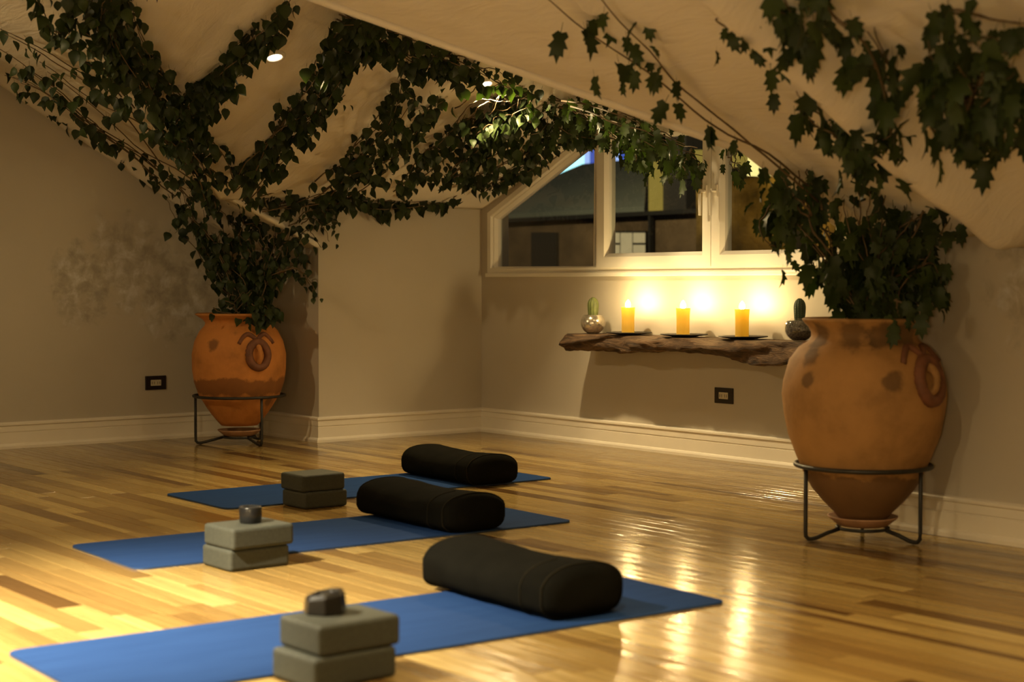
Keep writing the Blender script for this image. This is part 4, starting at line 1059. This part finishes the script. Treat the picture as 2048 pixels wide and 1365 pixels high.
# ------------------------------------------------------------------ outside, seen through the panes
YF = 13.0
def ox(px, py, y=YF):
    q = onY((px, py), y); return float(q[0]), float(q[2])
def slab(name, pts, y, material, parent, th=0.1):
    """facade piece from window-view corner pixels, standing on the plane y, th metres deep"""
    P = [ox(*p, y) for p in pts]; n = len(P)
    vs_ = [(x, y, z) for x, z in P] + [(x, y + th, z) for x, z in P]
    fs_ = [tuple(range(n)), tuple(range(2 * n - 1, n - 1, -1))] + [(i, (i + 1) % n, n + (i + 1) % n, n + i) for i in range(n)]
    return MB().add(vs_, fs_).build(name, material, parent)
hs = thing('neighbour_house', 'brown night-time house with grey-green roof seen through the window', 'house')
ze_ = ox(1100, 434)[1]; x0_ = ox(1000, 500)[0]; x1_ = ox(1400, 500)[0]
MB().box((x0_ - 0.15, YF, -3.0), (x1_ + 0.2, YF + 0.55, ze_)).build('wall', 'facade_brown', hs)
zr_ = ox(1180, 338, YF + 2.2)[1]
rf = MB().add([(x0_ - 0.9, YF - 0.06, ze_ - 0.02), (ox(1296, 430)[0], YF - 0.06, ze_ - 0.02), (ox(1296, 340, YF + 2.2)[0], YF + 2.2, zr_), (x0_ - 0.9, YF + 2.2, zr_),
               (x0_ - 0.9, YF - 0.06, ze_ + 0.06), (ox(1296, 430)[0], YF - 0.06, ze_ + 0.06), (ox(1296, 340, YF + 2.2)[0], YF + 2.2, zr_ + 0.08), (x0_ - 0.9, YF + 2.2, zr_ + 0.08)],
              [(0, 1, 2, 3), (4, 5, 6, 7), (0, 1, 5, 4), (1, 2, 6, 5), (2, 3, 7, 6), (3, 0, 4, 7)]).build('roof', 'roof_sheet', hs)
MB().box((x0_ - 0.9, YF - 0.10, ze_ - 0.05), (x1_ + 0.2, YF - 0.06, ze_ + 0.0)).build('gutter', 'frame_dark', hs)
for (a, b_) in ((1219, 1237), (1241, 1262), (1266, 1288)):
    wn = slab('window', [(a - 2, 520), (b_ + 2, 520), (b_ + 2, 462), (a - 2, 462)], YF - 0.05, 'frame_dark', hs, 0.06)
    slab('pane', [(a, 517), (b_, 517), (b_, 466), (a, 466)], YF - 0.07, 'lit_curtain', wn, 0.02)
    if a != 1241: slab('glazing_bar', [(a, 490), (b_, 490), (b_, 486), (a, 486)], YF - 0.09, 'frame_dark', wn, 0.02)
slab('dark_window', [(1062, 545), (1112, 545), (1112, 465), (1062, 465)], YF - 0.05, 'frame_dark', hs, 0.06)
slab('downpipe', [(1296, 520), (1300, 520), (1300, 432), (1296, 432)], YF - 0.1, 'frame_dark', hs, 0.06)
# glowing panels of a taller building behind the roof
gb = thing('glowing_building', 'taller building with cyan and blue lit panels behind the grey roof', 'building')
YG = 19.0
xa, za = ox(1020, 330, YG); xb, zb_ = ox(1300, 200, YG)
MB().box((xa, YG + 0.12, -3), (xb, YG + 2.5, zb_)).build('wall', 'facade_dark', gb)
for (a, b_, mt) in ((1100, 1140, 'lit_cyan'), (1141, 1167, 'lit_cyan'), (1168, 1178, 'lit_paleblue'), (1179, 1212, 'lit_blue'), (1213, 1224, 'lit_blue'), (1225, 1239, 'lit_paleblue'), (1240, 1262, 'lit_blue'), (1263, 1290, 'facade_dark')):
    slab('panel', [(a + 0.5, 350), (b_, 350), (b_, 250), (a + 0.5, 250)], YG, mt, gb, 0.1)
# yellow-lit stair tower, dark block and ochre house to the right
tw = thing('stair_tower', 'narrow yellow-lit tower beside a dark block seen through the sash', 'building')
slab('lit_shaft', [(1297, 428), (1314, 428), (1314, 220), (1297, 220)], YF + 0.6, 'lit_yellow', tw, 0.8)
slab('dark_block', [(1314, 470), (1372, 470), (1372, 220), (1314, 220)], YF + 0.7, 'facade_dark', tw, 1.2)
oc = thing('ochre_house', 'mottled ochre house wall with a glowing lantern beyond the right sash', 'house')
YO = 12.2
xa, za = ox(1392, 500, YO); xb, _z = ox(1700, 500, YO)
zt = ox(1500, 352, YO)[1]
MB().box((xa, YO, -3), (xb + 2.5, YO + 3, zt)).build('wall', 'facade_ochre', oc)
MB().box((xa - 0.1, YO - 0.15, zt), (xb + 2.6, YO + 3.1, zt + 0.08)).build('parapet', 'frame_dark', oc)
slab('lantern', [(1494, 352), (1522, 350), (1518, 322), (1496, 312)], YO - 0.25, 'lantern', oc, 0.18)
slab('lit_upper_wall', [(1380, 350), (1480, 350), (1480, 300), (1380, 300)], YO + 1.2, 'lit_yellow', oc, 0.2)
slab('window', [(1575, 520), (1608, 520), (1608, 462), (1575, 462)], YO - 0.05, 'frame_dark', oc, 0.06)
for px, e_ in ((1640, 22), (1500, 9)):  # bare lights added to brighten the ochre wall, one by the lantern
    q = onY((px, 330), YO - 0.9)
    ld = bpy.data.lights.new('ochre_fill_light', 'POINT'); ld.energy = e_; ld.color = (1.0, 0.66, 0.18); ld.shadow_soft_size = 0.12
    lo = bpy.data.objects.new('ochre_fill_light', ld); COL.objects.link(lo); lo.parent = oc; lo.location = q
fl_p, fl_t = Vector((-12.6, 8.6, 4.4)), Vector((-15.2, YF + 0.4, 1.9))  # lamp added out of view to light the brown house and its roof
fd = thing('house_fill_lamp', 'unseen lamp added outside to light the neighbouring house', 'house_fill_lamp', fl_p)
fd.rotation_mode = 'QUATERNION'; fd.rotation_quaternion = (fl_p - fl_t).to_track_quat('Z', 'Y')
MB().lathe([(0, 0.12), (0.05, 0.10), (0.08, 0.0), (0.075, 0.0), (0.045, 0.09)], 20).build('housing', 'frame_dark', fd, smooth=True)
MB().lathe([(0, 0.03), (0.066, 0.03), (0.066, 0.034), (0, 0.034)], 20).build('lens', 'lamp_lens', fd)
ld = bpy.data.lights.new('house_fill_light', 'SPOT'); ld.energy = 520; ld.color = (1.0, 0.80, 0.45); ld.spot_size = math.radians(80); ld.spot_blend = 0.8; ld.shadow_soft_size = 0.06
lo = bpy.data.objects.new('house_fill_light', ld); COL.objects.link(lo); lo.parent = fd; lo.location = (0, 0, -0.04)
# purple paper pennants, only their tips in view at the top edge
pn = thing('pennant_string', 'string of purple paper pennants hanging at the upper left edge', 'pennants')
S_ = [surf('DL', (230, -60), 0.03), surf('DL', (350, -50), 0.03)]
MB().tube([S_[0], (S_[0] + S_[1]) / 2 + np.array([0, 0, -0.02]), S_[1]], 0.002, 5).build('string', 'stem_brown', pn)
for px, tip in ((266, 3), (280, -8), (294, 4), (314, 6), (330, -10)):
    top = surf('DL', (px, tip - 50), 0.06); w_ = cR * 0.022
    tp = hit((px, tip), cF0, float(top @ cF0)); d_ = cF0 * 0.002
    MB().add([top - w_, top + w_, tp, top - w_ + d_, top + w_ + d_, tp + d_], [(0, 1, 2), (5, 4, 3), (0, 3, 4, 1), (1, 4, 5, 2), (2, 5, 3, 0)]).build('pennant', 'pennant_purple', pn)
